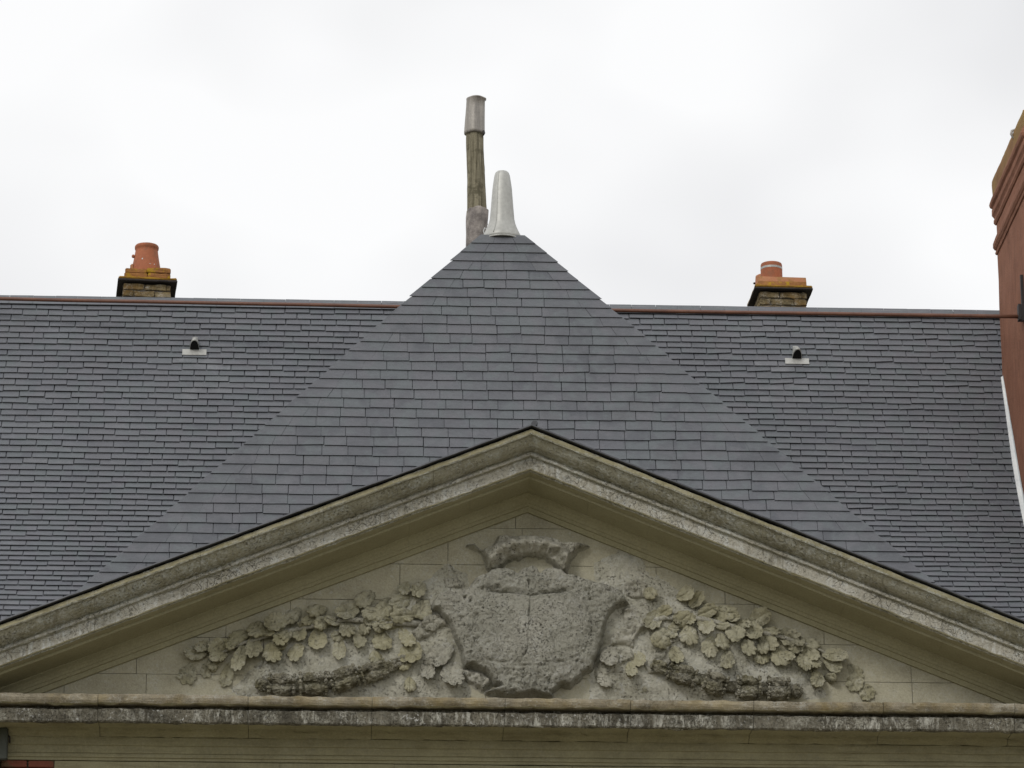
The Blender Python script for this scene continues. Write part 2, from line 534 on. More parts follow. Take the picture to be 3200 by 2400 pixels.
# ------------------------------------------------------------------ wall below
wall = empty('facade_wall', (0, 0, 0), 'lower stone wall under the pediment cornice with a red brick corner at left', 'wall')
ZB = at(1600, 2376, -0.05)[2]                   # foot of the frieze bands
build('wall_body', box_v(-HW+0.15, HW-0.15, -0.04, 0.46, 0.0, Z0-0.27), BOXF, M_WALL, wall)
build('return_wall', box_v(-HW+0.15, -HW+0.55, 0.47, 2.3, 0.0, Z0-0.3), BOXF, M_WALL, wall)
build('return_wall', box_v(HW-0.55, HW-0.15, 0.47, 2.3, 0.0, Z0-0.3), BOXF, M_WALL, wall)
# frieze and architrave bands in lengths of stone
fr_prof = [(-0.05, -0.264), (0.156, -0.264), (0.154, -0.332), (0.138, -0.338), (0.137, -0.398), (0.126, -0.402), (0.126, -0.408),
           (0.134, -0.411), (0.133, -0.436), (0.118, -0.440), (0.118, -0.462), (-0.05, -0.462)]
xj = [-HW+0.1, -4.35, -2.95, -0.72, 0.9, 2.3, 3.6, HW-0.1]
for a, b in zip(xj[:-1], xj[1:]):
    xs = np.arange(a+0.0004, b-0.0004, 0.12).tolist()+[b-0.0004]
    sweep('frieze_stone', fr_prof, xs, lambda x: Z0, M_FRIEZE, wall, amp=0.003, sc=3)
zb1 = Z0-0.464
xb = at(170, 2385, -0.12)[0]
# ashlar course below, and the brick corner at the left
xa = xb
while xa < HW-0.2:
    w = min(random.uniform(0.75, 1.2), HW-0.15-xa)
    rough_box('stone_block', xa+0.0006, xa+w-0.0006, -0.112, -0.045, zb1-0.36, zb1-0.004, M_FRIEZE, wall, 2, 0.003, 5, 0.003)
    xa += w
for r in range(6):
    za = zb1-0.004-r*0.068
    xa = xb-(0.11 if r % 2 else 0.0)
    if r % 2:
        rough_box('brick', xa+0.003, xb-0.006, -0.112, -0.045, za-0.058, za, M_BRICK, wall, 1, 0.003, 9, 0.004)
    while xa > -HW+0.3:
        rough_box('brick', xa-0.225, xa-0.007, -0.112+random.uniform(-.004, .004), -0.045, za-0.058, za, M_BRICK, wall, 1, 0.004, 9, 0.004)
        xa -= 0.232

# ------------------------------------------------------------------ pediment
ped = empty('pediment', (0, 0, Z0-0.3), 'weathered stone triangular pediment with carved cartouche and oak branches', 'pediment')

# tympanum laid in courses of stone blocks
zt0 = Z0-0.10
build('tympanum_backing', [(-HW+0.2, 0.05, zt0), (HW-0.2, 0.05, zt0), (HW-0.2, 0.05, rake_z(HW)+0.2), (0, 0.05, ZA+0.2), (-HW+0.2, 0.05, rake_z(HW)+0.2),
                           (-HW+0.2, 0.4, zt0), (HW-0.2, 0.4, zt0), (HW-0.2, 0.4, rake_z(HW)+0.2), (0, 0.4, ZA+0.2), (-HW+0.2, 0.4, rake_z(HW)+0.2)],
      [(0, 1, 2, 3, 4), (9, 8, 7, 6, 5), (0, 5, 6, 1), (1, 6, 7, 2), (2, 7, 8, 3), (3, 8, 9, 4), (4, 9, 5, 0)], M_MORTAR, ped)


def clip_poly(P, a, b, c):
    """keeps the side a*x+b*z<=c"""
    Q = []
    for i in range(len(P)):
        p, q = P[i], P[(i+1) % len(P)]
        fp, fq = a*p[0]+b*p[1]-c, a*q[0]+b*q[1]-c
        if fp <= 0:
            Q.append(p)
        if (fp < 0 < fq) or (fq < 0 < fp):
            s = fp/(fp-fq)
            Q.append((p[0]+s*(q[0]-p[0]), p[1]+s*(q[1]-p[1])))
    return Q


def area(P):
    return 0.5*abs(sum(P[i][0]*P[(i+1) % len(P)][1]-P[(i+1) % len(P)][0]*P[i][1] for i in range(len(P))))


zc = zt0
course = [0.44, 0.335, 0.36, 0.33, 0.34, 0.40]
jg = 0.0022
for r, hgt in enumerate(course):
    half = max(0.0, (ZA+0.06-zc)/SLOPE)
    x = -half-random.uniform(0.0, 0.5)
    while x < half:
        w = random.uniform(0.42, 0.95)
        P = [(x+jg, zc+jg), (x+w-jg, zc+jg), (x+w-jg, zc+hgt-jg), (x+jg, zc+hgt-jg)]
        P = clip_poly(P, SLOPE, 1, ZA+0.05)
        P = clip_poly(P, -SLOPE, 1, ZA+0.05) if len(P) > 2 else P
        if len(P) > 2 and area(P) > 0.004:
            k = len(P)
            d = random.uniform(-0.0015, 0.0025)
            V = [(p[0], -d, p[1]) for p in P]+[(p[0], 0.07, p[1]) for p in P]
            Fs = [tuple(range(k)), tuple(range(2*k-1, k-1, -1))]+[(i, (i+1) % k, k+(i+1) % k, k+i) for i in range(k)]
            build('stone_block', V, Fs, M_TYMP, ped)
        x += w
    zc += hgt

# raking cornice: bed moulding, corona, crowning moulding and lead flashing on each side, in lengths
bed_prof = [(-0.05, 0.002), (0.030, 0.0), (0.030, 0.048), (0.046, 0.052), (0.048, 0.080), (0.056, 0.084), (0.064, 0.108), (0.085, 0.132),
            (0.112, 0.146), (0.122, 0.150), (0.122, 0.160), (0.30, 0.166), (0.495, 0.170), (0.50, 0.30), (-0.05, 0.30)]
cor_prof = [(0.503, 0.300), (0.503, 0.192), (0.585, 0.202), (0.592, 0.212), (0.616, 0.213), (0.622, 0.222), (0.620, 0.252), (0.620, 0.292), (0.620, 0.326),
            (0.650, 0.329), (0.656, 0.334), (0.656, 0.356), (0.640, 0.360), (0.638, 0.374), (0.664, 0.380), (0.700, 0.388), (0.735, 0.402), (0.762, 0.422),
            (0.782, 0.446), (0.796, 0.464), (0.830, 0.468), (0.836, 0.480), (0.836, 0.512), (0.826, 0.518), (0.30, 0.57), (-0.10, 0.58), (-0.10, 0.303)]
cor_mi = [0]*len(cor_prof)
for k in (4, 21):
    cor_mi[k] = 1
for k in (0, 1):
    cor_mi[k] = 2
for k in (5, 6, 7, 10):
    cor_mi[k] = 3
for s in (-1, 1):
    cuts_b = [0.0, 0.52, 1.05, 1.9, 2.75, 3.6, 4.5, HW+0.12]
    for a, b in zip(cuts_b[:-1], cuts_b[1:]):
        g1 = 0.0 if a == 0 else 0.0007
        xs = [s*v for v in np.arange(a+g1, b-0.0007, 0.15).tolist()+[b-0.0007]]
        sweep('bed_moulding', bed_prof, xs, rake_z, M_BED, ped, amp=0.003, sc=2.5)
    cuts_c = [0.0, 0.85, 1.8, 2.85, 3.75, 4.66, HW+0.3] if s < 0 else [0.0, 1.15, 2.2, 3.05, 4.1, HW+0.3]
    for a, b in zip(cuts_c[:-1], cuts_c[1:]):
        g1 = 0.0 if a == 0 else 0.0009
        xs = [s*v for v in np.arange(a+g1, b-0.0009, 0.035).tolist()+[b-0.0009]]
        dz = random.uniform(-0.002, 0.002) if a else 0.0
        sweep('cornice_stone', cor_prof, xs, lambda x: rake_z(x)+dz, [M_RAKE, M_OCHRE, M_BED, M_CORONA], ped, amp=0.005, sc=9, mi=cor_mi, chip=0.026)
    fl_prof = [(0.30, 0.590), (0.84, 0.532), (0.864, 0.533), (0.869, 0.537), (0.866, 0.550), (0.30, 0.606)]
    xs = [s*v for v in np.arange(0, HW+0.33, 0.09)]
    sweep('lead_flashing', fl_prof, xs, rake_z, M_ZINC_D, ped, amp=0.005, sc=3)

# little roof behind the pediment and its ridge roll
build('pediment_roof', [(s*HW*k, y, rake_z(HW*k)+0.625-(0.0 if k else 0.01)) for y in (-0.30, 0.95) for s, k in ((-1, 1), (1, 0), (1, 1))],
      [(0, 1, 4, 3), (1, 2, 5, 4)], M_ZINC_D, ped)
rr = 0.022
V, Fs = [], []
for y in (-0.80, 1.0):
    for i in range(10):
        a = 2*pi*i/10
        V.append((0.03+rr*1.3*cos(a), y, ZA+0.612+rr*sin(a)+(0.012 if y > 0 else -0.03)))
Fs = [(i, (i+1) % 10, 10+(i+1) % 10, 10+i) for i in range(10)]+[tuple(range(10)), tuple(range(10, 20))]
build('ridge_roll', V, Fs, M_ZINC_D, ped, smooth=False)

# level cornice
lv_prof = [(-0.05, 0.06), (0.30, 0.045), (0.606, 0.006), (0.624, -0.002), (0.636, -0.012), (0.640, -0.034), (0.634, -0.056), (0.622, -0.074), (0.604, -0.080),
           (0.490, -0.080), (0.490, -0.112), (0.572, -0.116), (0.582, -0.124), (0.580, -0.170), (0.578, -0.222), (0.568, -0.232), (0.525, -0.232),
           (0.518, -0.212), (0.225, -0.204), (0.215, -0.226), (0.185, -0.242), (0.165, -0.262), (-0.05, -0.262)]
lv_mi = [1]*7+[3]*1+[1]*1+[0]*7+[2]*7
cuts = [-HW-0.3, -4.62, -3.7, -2.42, -1.36, -0.22, 0.86, 1.92, 3.04, 4.18, HW+0.3]
for a, b in zip(cuts[:-1], cuts[1:]):
    xs = np.arange(a+0.002, b-0.002, 0.03).tolist()+[b-0.002]
    dz = random.uniform(-0.003, 0.003)
    sweep('cornice_stone', lv_prof, xs, lambda x: Z0+dz, [M_FASC, M_LEDGE, M_FRIEZE, M_OCHRE], ped, amp=0.010, sc=10, mi=lv_mi, chip=0.035)


# ---- carving on the tympanum
def hash2(ix, iz, s):
    h = np.sin(ix*127.1+iz*311.7+s*74.7)*43758.5453
    return h-np.floor(h)


def vnoise(x, z, s=0):
    ix, iz = np.floor(x), np.floor(z)
    fx, fz = x-ix, z-iz
    fx, fz = fx*fx*(3-2*fx), fz*fz*(3-2*fz)
    a, b = hash2(ix, iz, s), hash2(ix+1, iz, s)
    c, d = hash2(ix, iz+1, s), hash2(ix+1, iz+1, s)
    return (a*(1-fx)+b*fx)*(1-fz)+(c*(1-fx)+d*fx)*fz


def fnoise(x, z, sc, octv=4, s=0, rough=0.55):
    t, a, k = 0, 1.0, 0.0
    for i in range(octv):
        t = t+a*(vnoise(x*sc, z*sc, s+i)-0.5)
        k += a
        a *= rough
        sc *= 2.03
    return t/k*2


def sdf(poly, X, Zc):
    """distance inside (+) / outside (-) a polygon"""
    P = np.asarray(poly)
    best = np.full(X.shape, 1e9)
    inside = np.zeros(X.shape, bool)
    for i in range(len(P)):
        a, b = P[i], P[(i+1) % len(P)]
        e = b-a
        t = np.clip(((X-a[0])*e[0]+(Zc-a[1])*e[1])/(e @ e), 0, 1)
        best = np.minimum(best, np.hypot(X-a[0]-t*e[0], Zc-a[1]-t*e[1]))
        if abs(b[1]-a[1]) > 1e-9:
            c = ((a[1] > Zc) != (b[1] > Zc)) & (X < (b[0]-a[0])*(Zc-a[1])/(b[1]-a[1])+a[0])
            inside ^= c
    return np.where(inside, best, -best)


def seg_dist(pts, X, Zc):
    best = np.full(X.shape, 1e9)
    P = np.asarray(pts)
    for a, b in zip(P[:-1], P[1:]):
        e = b-a
        t = np.clip(((X-a[0])*e[0]+(Zc-a[1])*e[1])/(e @ e), 0, 1)
        best = np.minimum(best, np.hypot(X-a[0]-t*e[0], Zc-a[1]-t*e[1]))
    return best


def heightfield(name, poly, hfun, mat, step=0.010, smooth=True, margin=0.03):
    P = np.asarray(poly)
    x0, z0 = P.min(0)-margin
    x1, z1 = P.max(0)+margin
    gx, gz = np.arange(x0, x1, step), np.arange(z0, z1, step)
    X, Zc = np.meshgrid(gx, gz)
    X = X+(hash2(X*91, Zc*57, 1)-0.5)*step*0.5
    Zc = Zc+(hash2(X*37, Zc*83, 2)-0.5)*step*0.5
    D = sdf(P, X, Zc)
    D = D+fnoise(X, Zc, 14, 3, 9)*0.018
    H = hfun(X, Zc, D)
    keep = H > -0.011
    nx = X.shape[1]
    idx = -np.ones(X.shape, int)
    V, Fs = [], []
    cell = keep[:-1, :-1] | keep[1:, :-1] | keep[:-1, 1:] | keep[1:, 1:]
    used = np.zeros(X.shape, bool)
    used[:-1, :-1] |= cell
    used[1:, :-1] |= cell
    used[:-1, 1:] |= cell
    used[1:, 1:] |= cell
    idx[used] = np.arange(used.sum())
    V = np.stack([X[used], -H[used], Zc[used]], 1)
    js, is_ = np.nonzero(cell)
    Fs = np.stack([idx[js, is_], idx[js, is_+1], idx[js+1, is_+1], idx[js+1, is_]], 1)
    return build(name, V, Fs, mat, ped, smooth=smooth, fix=False)


def sst(a, b, x):
    t = np.clip((x-a)/(b-a), 0, 1)
    return t*t*(3-2*t)


def z7(x, y, p=0.10):
    q = at(1300+x/2.5525, 1600+y/2.5525, -p)
    return (q[0], q[2])


def px(x, y, p=0.05):
    q = at(x, y, -p)
    return (q[0], q[2])


# rough ground of plaster behind the branches
for poly in ([(720, 2155), (790, 2085), (880, 2010), (1000, 1950), (1150, 1905), (1290, 1830), (1400, 1760), (1470, 1790), (1460, 2190), (1000, 2195), (760, 2190)],
             [(1860, 1760), (1960, 1690), (2020, 1780), (2120, 1850), (2260, 1930), (2400, 2010), (2520, 2100), (2600, 2180), (2300, 2195), (1840, 2190)]):
    heightfield('relief_ground', [px(*q, p=0.02) for q in poly],
                lambda X, Zc, D: np.where(D > -0.03, 0.028*sst(-0.02, 0.16, D)+0.016*fnoise(X, Zc, 9, 5, 3)*sst(-0.03, 0.08, D), -0.02),
                M_GROUND, 0.014)

# the shield-shaped cartouche
SH = [(590, 455), (700, 430), (790, 455), (815, 478), (850, 440), (930, 418), (975, 445), (992, 475), (1015, 450), (1090, 420), (1210, 480), (1310, 505), (1440, 550),
      (1560, 580), (1650, 640), (1705, 720), (1640, 745), (1560, 790), (1525, 880), (1495, 1000), (1470, 1080), (1445, 1160), (1400, 1250), (1330, 1290),
      (1310, 1330), (1240, 1395), (1160, 1385), (1085, 1440), (1110, 1475), (1000, 1470), (930, 1450), (830, 1470), (740, 1475), (640, 1455), (560, 1425),
      (640, 1380), (600, 1330), (545, 1270), (440, 1225), (385, 1235), (375, 1180), (350, 1110), (320, 1030), (290, 950), (250, 880), (210, 830), (170, 790), (112, 780),
      (135, 700), (190, 640), (260, 610), (330, 640), (390, 615), (440, 570), (500, 510)]
SHIELD = [(560, 690), (720, 655), (900, 690), (1080, 660), (1240, 650), (1350, 740), (1395, 850), (1390, 1000), (1340, 1120), (1230, 1200), (1050, 1240),
          (880, 1250), (700, 1230), (540, 1190), (470, 1100), (450, 960), (480, 820)]
SHW = [z7(*q) for q in SH]
SDW = [z7(*q) for q in SHIELD]
CRACKS = [[(895, 560), (905, 700), (895, 830), (908, 900), (885, 1000), (893, 1080), (870, 1150), (825, 1225)],
          [(480, 850), (640, 840), (760, 855), (900, 850), (1060, 860), (1200, 840), (1360, 865)],
          [(905, 1090), (935, 1165), (990, 1160)], [(470, 1215), (620, 1205), (760, 1220), (900, 1212), (1060, 1220), (1240, 1215)],
          [(490, 830), (455, 900), (448, 960), (420, 990)], [(1385, 820), (1400, 930), (1375, 1060), (1340, 1150)],
          [(560, 700), (520, 760), (490, 830)], [(910, 1290), (905, 1440)], [(700, 1270), (860, 1290), (980, 1300)],
          [(250, 720), (330, 740), (400, 700)], [(1560, 560), (1500, 600), (1560, 640), (1640, 680)]]
CRW = [[z7(*q) for q in c] for c in CRACKS]
LIP = [z7(*q) for q in ((600, 640), (700, 655), (830, 672), (905, 685), (1050, 665), (1190, 640))]
HOLES = [([(600, 1395), (650, 1362), (695, 1395), (640, 1405)], 0.10), ([(1090, 1430), (1165, 1385), (1225, 1405), (1150, 1440)], 0.10),
         ([(370, 690), (400, 680), (395, 710)], 0.06), ([(1372, 708), (1392, 700), (1388, 725)], 0.05)]
HLW = [([z7(*q) for q in c], d) for c, d in HOLES]
CX, CZ = z7(905, 950)


def cart_h(X, Zc, D):
    DS = sdf(SDW, X, Zc)+fnoise(X, Zc, 8, 3, 4)*0.01
    H = 0.150*sst(-0.010, 0.030, D)
    H += 0.030*sst(0.0, 0.10, D)
    H += -0.011*np.exp(-(DS/0.012)**2)+0.014*sst(0.0, 0.14, DS)
    H += 0.03*np.clip(1-((X-CX)/0.55)**2-((Zc-CZ)/0.5)**2, 0, 1)
    # lip above the shield with a hollow over it
    top = z7(900, 655)[1]
    dl = seg_dist(LIP, X, Zc)
    above = Zc > top-0.01
    H -= np.where(above, 0.045*np.exp(-(dl/0.030)**2), 0.0)*sst(0, 0.03, D)
    H -= 0.016*np.exp(-(dl/0.006)**2)
    for kc, c in enumerate(CRW):
        dc = seg_dist(c, X+fnoise(X, Zc, 22, 3, 6)*0.012, Zc+fnoise(X, Zc, 22, 3, 7)*0.012)
        H -= (0.032 if kc == 0 else 0.010)*np.exp(-(dc/0.0055)**2)*(0.45+0.55*sst(-0.3, 0.3, fnoise(X, Zc, 6, 2, 40+kc)))
    for c, dep in HLW:
        H -= dep*sst(-0.008, 0.012, sdf(c, X, Zc))
    N1 = fnoise(X, Zc, 11, 5, 11, 0.6)
    N2 = fnoise(X, Zc, 34, 4, 12, 0.6)
    rim = 1-0.5*sst(0.02, 0.08, DS)
    H += (0.022*N1+0.018*N2)*rim*sst(-0.01, 0.03, D)
    H -= 0.022*np.clip(fnoise(X, Zc, 26, 3, 15)-0.42, 0, 1)*4*sst(0.0, 0.03, D)*rim
    return np.where(D < -0.02, -0.02, H)


heightfield('cartouche', SHW, cart_h, M_CART, 0.0085)

# shell crest on top of the cartouche
CRS = [(405, 255), (465, 240), (530, 290), (600, 262), (640, 215), (655, 172), (740, 180), (820, 172), (900, 180), (1040, 185), (1120, 200), (1180, 235), (1290, 232), (1385, 258),
       (1300, 290), (1255, 345), (1228, 400), (1216, 490), (1150, 480), (1095, 415), (1030, 368), (900, 352), (800, 366), (730, 395), (692, 435), (650, 470), (584, 470),
       (565, 400), (540, 345), (480, 285)]
CRSW = [z7(*q, p=0.09) for q in CRS]
VAULT = [z7(*q, p=0.09) for q in ((560, 430), (640, 330), (760, 275), (900, 262), (1040, 272), (1150, 320), (1225, 420))]


def crest_h(X, Zc, D):
    dv = seg_dist(VAULT, X, Zc)
    H = 0.12*sst(-0.010, 0.030, D)+0.10*np.exp(-(dv/0.055)**2)*sst(0, 0.03, D)
    ang = np.arctan2(Zc-z7(900, 420)[1], X-z7(900, 420)[0])
    H += 0.010*np.sin(ang*15)*sst(0, 0.04, D)
    H += (0.026*fnoise(X, Zc, 12, 5, 21, 0.6)+0.012*fnoise(X, Zc, 40, 3, 22))*sst(-0.01, 0.03, D)
    H -= 0.03*np.clip(fnoise(X, Zc, 16, 3, 25)-0.3, 0, 1)*3*sst(0.0, 0.03, D)
    return np.where(D < -0.02, -0.02, H)


heightfield('crest_hollow', [z7(*q, p=0.02) for q in ((640, 480), (700, 380), (800, 330), (1020, 330), (1110, 390), (1180, 480), (1000, 500), (800, 500))],
            lambda X, Zc, D: np.where(D > -0.03, 0.022*sst(-0.02, 0.02, D)-0.016*sst(0.0, 0.09, D), -0.02), M_TYMP, 0.014)
heightfield('shell_crest', CRSW, crest_h, M_REL, 0.0085)

# scrolls beside the shield
SCR = [([(1640, 770), (1800, 700), (1870, 740), (1880, 880), (1760, 1000), (1740, 1090), (1650, 1060), (1530, 1080), (1560, 960), (1640, 900)], 0.07),
       ([(1440, 1190), (1530, 1070), (1640, 1060), (1760, 1110), (1740, 1180), (1650, 1220), (1660, 1290), (1560, 1290), (1500, 1380), (1430, 1320)], 0.06),
       ([(1890, 1000), (2050, 930), (2150, 1000), (2040, 1080), (2080, 1200), (1960, 1290), (1850, 1300), (1800, 1220), (1880, 1120)], 0.05),
       ([(40, 860), (120, 800), (240, 850), (290, 930), (200, 920), (100, 1000), (20, 1040), (-60, 960)], 0.07),
       ([(380, 1240), (540, 1270), (620, 1340), (540, 1420), (430, 1360), (360, 1300)], 0.06),
       ([(1640, 560), (1750, 520), (1860, 560), (1865, 690), (1780, 700), (1700, 690), (1650, 650)], 0.045),
       ([(210, 520), (330, 500), (390, 560), (380, 620), (250, 610), (215, 570)], 0.04)]
for k, (poly, hh) in enumerate(SCR):
    PW = [z7(*q, p=0.05) for q in poly]
    c0 = np.mean(np.asarray(PW), 0)

    def scr_h(X, Zc, D, hh=hh, c0=c0, k=k):
        r = np.hypot(X-c0[0], Zc-c0[1])
        a = np.arctan2(Zc-c0[1], X-c0[0])
        H = hh*sst(-0.01, 0.035, D)+0.010*np.sin(r*80+a+k+2*fnoise(X, Zc, 5, 2, k))*sst(0, 0.04, D)
        H += (0.022*fnoise(X, Zc, 14, 5, 31+k, 0.6)+0.008*fnoise(X, Zc, 45, 3, 50+k))*sst(-0.01, 0.03, D)
        return np.where(D < -0.02, -0.02, H)
    heightfield('scrollwork', PW, scr_h, M_REL, 0.010)


def oak_leaf(cx, cz, L, Wd, ang, h, seed, mat, thin=False):
    """scalloped leaf: its stalk end sinks into the wall, its tip stands proud; ang is the direction of the tip"""
    rs = random.Random(seed)
    seg = 76
    lob = rs.choice((4.0, 4.5, 5.0, 5.5))
    ph = rs.uniform(0, 6.28)
    amp = rs.uniform(0.07, 0.15)
    nar = rs.uniform(0.10, 0.34)
    bend = rs.uniform(-0.22, 0.22)
    rings = [0.0, 0.2, 0.4, 0.58, 0.74, 0.87, 0.95, 1.0]
    ca, sa = cos(ang), sin(ang)
    roll = rs.uniform(-0.03, 0.03)*(0.3 if thin else 1)
    curl = rs.uniform(-0.015, 0.035)*(0.3 if thin else 1)
    cup = rs.uniform(-0.014, 0.016)
    V, Fs = [], []

    def pt(rho, i):
        a = 2*pi*i/seg
        cu, sv = cos(a), sin(a)
        sc_ = abs(cos(lob*a+ph*0.2+0.5*sin(a+ph)))**0.55
        edge = 1-amp+2.0*amp*(sc_-0.35)*(0.35+0.65*(cu+1)/2)+0.07*mnoise.noise(Vector((cu*2.3+seed, sv*2.3, 1)))
        k = 1+(edge-1)*rho**2.2
        u = rho*k*cu
        v = rho*k*sv*(1-nar*(1-u)*0.75)
        t = (u+1)/2
        v2 = v+bend*(u*u)
        hz = h*(0.30+0.70*min(max(t, 0), 1.1))+roll*v+cup*(v*v)
        hz += 0.009*cos(7.5*(u-0.55*abs(v))+ph)*abs(v)*rho-0.012*math.exp(-(v/0.09)**2)*(1-rho*0.6)
        hz -= curl*rho**4
        wx, wz = cx+u*L/2*ca-v2*Wd/2*sa, cz+u*L/2*sa+v2*Wd/2*ca
        hz += 0.011*fr((wx, seed, wz), 17, 4)
        return wx, hz, wz
    V.append((pt(0, 0)[0], -pt(0, 0)[1], pt(0, 0)[2]))
    for rho in rings[1:]:
        for i in range(seg):
            wx, hz, wz = pt(rho, i)
            V.append((wx, -max(hz, 0.006), wz))
    th = 0.010 if thin else 0.020
    for rho, dd in ((0.965, th), (0.70, None)):
        for i in range(seg):
            wx, hz, wz = pt(rho, i)
            V.append((wx, -(max(hz, 0.006)-dd) if dd is not None else 0.02, wz))
    for i in range(seg):
        Fs.append((0, 1+i, 1+(i+1) % seg))
    for k in range(len(rings)):
        for i in range(seg):
            j = (i+1) % seg
            a, b = 1+k*seg, 1+(k+1)*seg
            Fs.append((a+i, b+i, b+j, a+j))
    return build('oak_leaf', V, Fs, mat, ped, smooth=True)


LEFT = [(255, 750, 160, 100, 170), (410, 700, 150, 110, 150), (555, 630, 150, 110, 150), (670, 580, 130, 120, 120), (810, 530, 170, 120, 150),
        (920, 490, 150, 110, 140), (1090, 450, 140, 100, 160), (1120, 530, 120, 100, 130), (1300, 460, 160, 110, 160), (1420, 370, 150, 110, 140),
        (1490, 480, 170, 100, 180), (1560, 430, 150, 120, 120), (1670, 390, 150, 110, 160), (1690, 490, 170, 110, 170), (1810, 440, 150, 130, 90),
        (550, 780, 190, 100, 105), (400, 770, 110, 80, 160), (650, 710, 150, 110, 90), (770, 740, 150, 130, 80), (840, 640, 130, 110, 110), (835, 690, 90, 90, 90),
        (965, 600, 130, 105, 95), (940, 740, 140, 100, 115), (1090, 650, 150, 140, 90), (1290, 580, 120, 110, 70), (1240, 720, 150, 95, 90), (1380, 650, 130, 95, 80),
        (1530, 660, 140, 135, 80), (1490, 770, 105, 95, 90), (1700, 640, 150, 110, 60), (1740, 740, 170, 150, 110), (1690, 815, 110, 90, 80),
        (1945, 745, 200, 150, 130), (1850, 860, 140, 100, 90), (2020, 890, 170, 160, 90), (1730, 960, 110, 90, 90), (1890, 540, 140, 100, 160),
        (1790, 310, 120, 100, 120), (1690, 300, 100, 80, 100), (730, 600, 110, 70, 20), (1000, 545, 90, 60, 170), (1600, 560, 150, 60, 185), (1200, 530, 120, 60, 190)]
LTHIN = [(465, 900, 160, 100, 100), (325, 860, 120, 85, 105), (195, 895, 140, 130, 110)]
RIGHT = [(755, 345, 110, 110, 330), (830, 385, 120, 90, 310), (905, 465, 130, 90, 340), (1030, 470, 160, 100, 10), (1080, 505, 90, 60, 20), (1265, 505, 150, 120, 330),
         (725, 530, 160, 100, 325), (895, 555, 130, 115, 60), (1220, 590, 135, 120, 70), (1100, 600, 140, 130, 60), (780, 610, 160, 140, 90), (600, 640, 160, 140, 120),
         (690, 760, 130, 110, 80), (930, 700, 160, 130, 110), (1010, 660, 130, 105, 80), (1190, 700, 140, 105, 80), (1050, 790, 140, 105, 95), (1280, 760, 130, 110, 80),
         (1320, 670, 150, 130, 60), (1410, 770, 140, 135, 70), (1465, 640, 140, 120, 30), (1605, 680, 150, 100, 15), (1350, 600, 110, 60, 10), (1580, 790, 160, 110, 95),
         (1650, 800, 120, 80, 80), (1790, 760, 160, 90, 10), (1775, 830, 130, 100, 40), (1670, 930, 120, 95, 90), (540, 520, 150, 120, 120), (430, 790, 110, 95, 80),
         (380, 860, 110, 90, 80), (230, 760, 150, 140, 90), (200, 930, 110, 110, 90), (510, 330, 100, 90, 60), (600, 470, 120, 80, 330), (1000, 560, 110, 60, 10), (1160, 545, 100, 60, 15)]
RTHIN = [(1930, 950, 130, 120, 110), (2010, 1020, 110, 110, 70), (1930, 880, 130, 90, 50), (450, 960, 120, 95, 90)]
xr = random.Random(5)
for _ in range(16):
    t = xr.random()
    LEFT.append((320+t*1450+xr.uniform(-40, 40), 760-t*330+xr.uniform(-90, 120), xr.uniform(70, 110), xr.uniform(60, 90), xr.uniform(70, 170)))
    RIGHT.append((620+t*1150+xr.uniform(-40, 40), 470+t*330+xr.uniform(-80, 150), xr.uniform(70, 110), xr.uniform(60, 90), xr.uniform(10, 110)))
sd_ = 100
for lst, ox, thin in ((LEFT, 500, False), (LTHIN, 500, True), (RIGHT, 1800, False), (RTHIN, 1800, True)):
    for (x, y, L, w, a) in lst:
        sd_ += 1
        p = (0.024 if thin else 0.075+0.075*random.random())
        q = at(ox+x/2.212, 1700+y/2.212, -p*0.7)
        m = M_LEAF if (thin or abs(q[0]) > 0.9) else M_REL
        oak_leaf(q[0], q[2], L/2.212/345*1.12, w/2.212/345*1.22, radians(-a), p, sd_, m, thin)


def tube(name, pts, rads, mat, parent, seg=10, wob=0.15, sc=14):
    V, Fs = [], []
    P = [Vector(p) for p in pts]
    for k, p in enumerate(P):
        t = (P[min(k+1, len(P)-1)]-P[max(k-1, 0)]).normalized()
        e1 = t.cross(Vector((0, 1, 0.1))).normalized()
        e2 = t.cross(e1)
        for i in range(seg):
            a = 2*pi*i/seg
            d = e1*cos(a)+e2*sin(a)
            r = rads[k]*(1+wob*fr(p+d*0.05, sc, 3))
            V.append(p+d*r)
    for k in range(len(P)-1):
        for i in range(seg):
            j = (i+1) % seg
            Fs.append((k*seg+i, k*seg+j, (k+1)*seg+j, (k+1)*seg+i))
    Fs += [tuple(range(seg)), tuple(range((len(P)-1)*seg, len(P)*seg))]
    return build(name, V, Fs, mat, parent, smooth=True)


# branches that carry the leaves
for pts in ([(1330, 1950), (1200, 1945), (1080, 1935), (960, 1960), (840, 1985), (760, 2010), (680, 2045)],
            [(1960, 1960), (2080, 1930), (2200, 1935), (2320, 1965), (2440, 1990), (2540, 2020), (2620, 2060)]):
    W3 = [at(x, y, -0.045) for x, y in pts]
    tube('branch', W3, [0.03, 0.028, 0.025, 0.022, 0.02, 0.016, 0.01], M_REL, ped, 8)


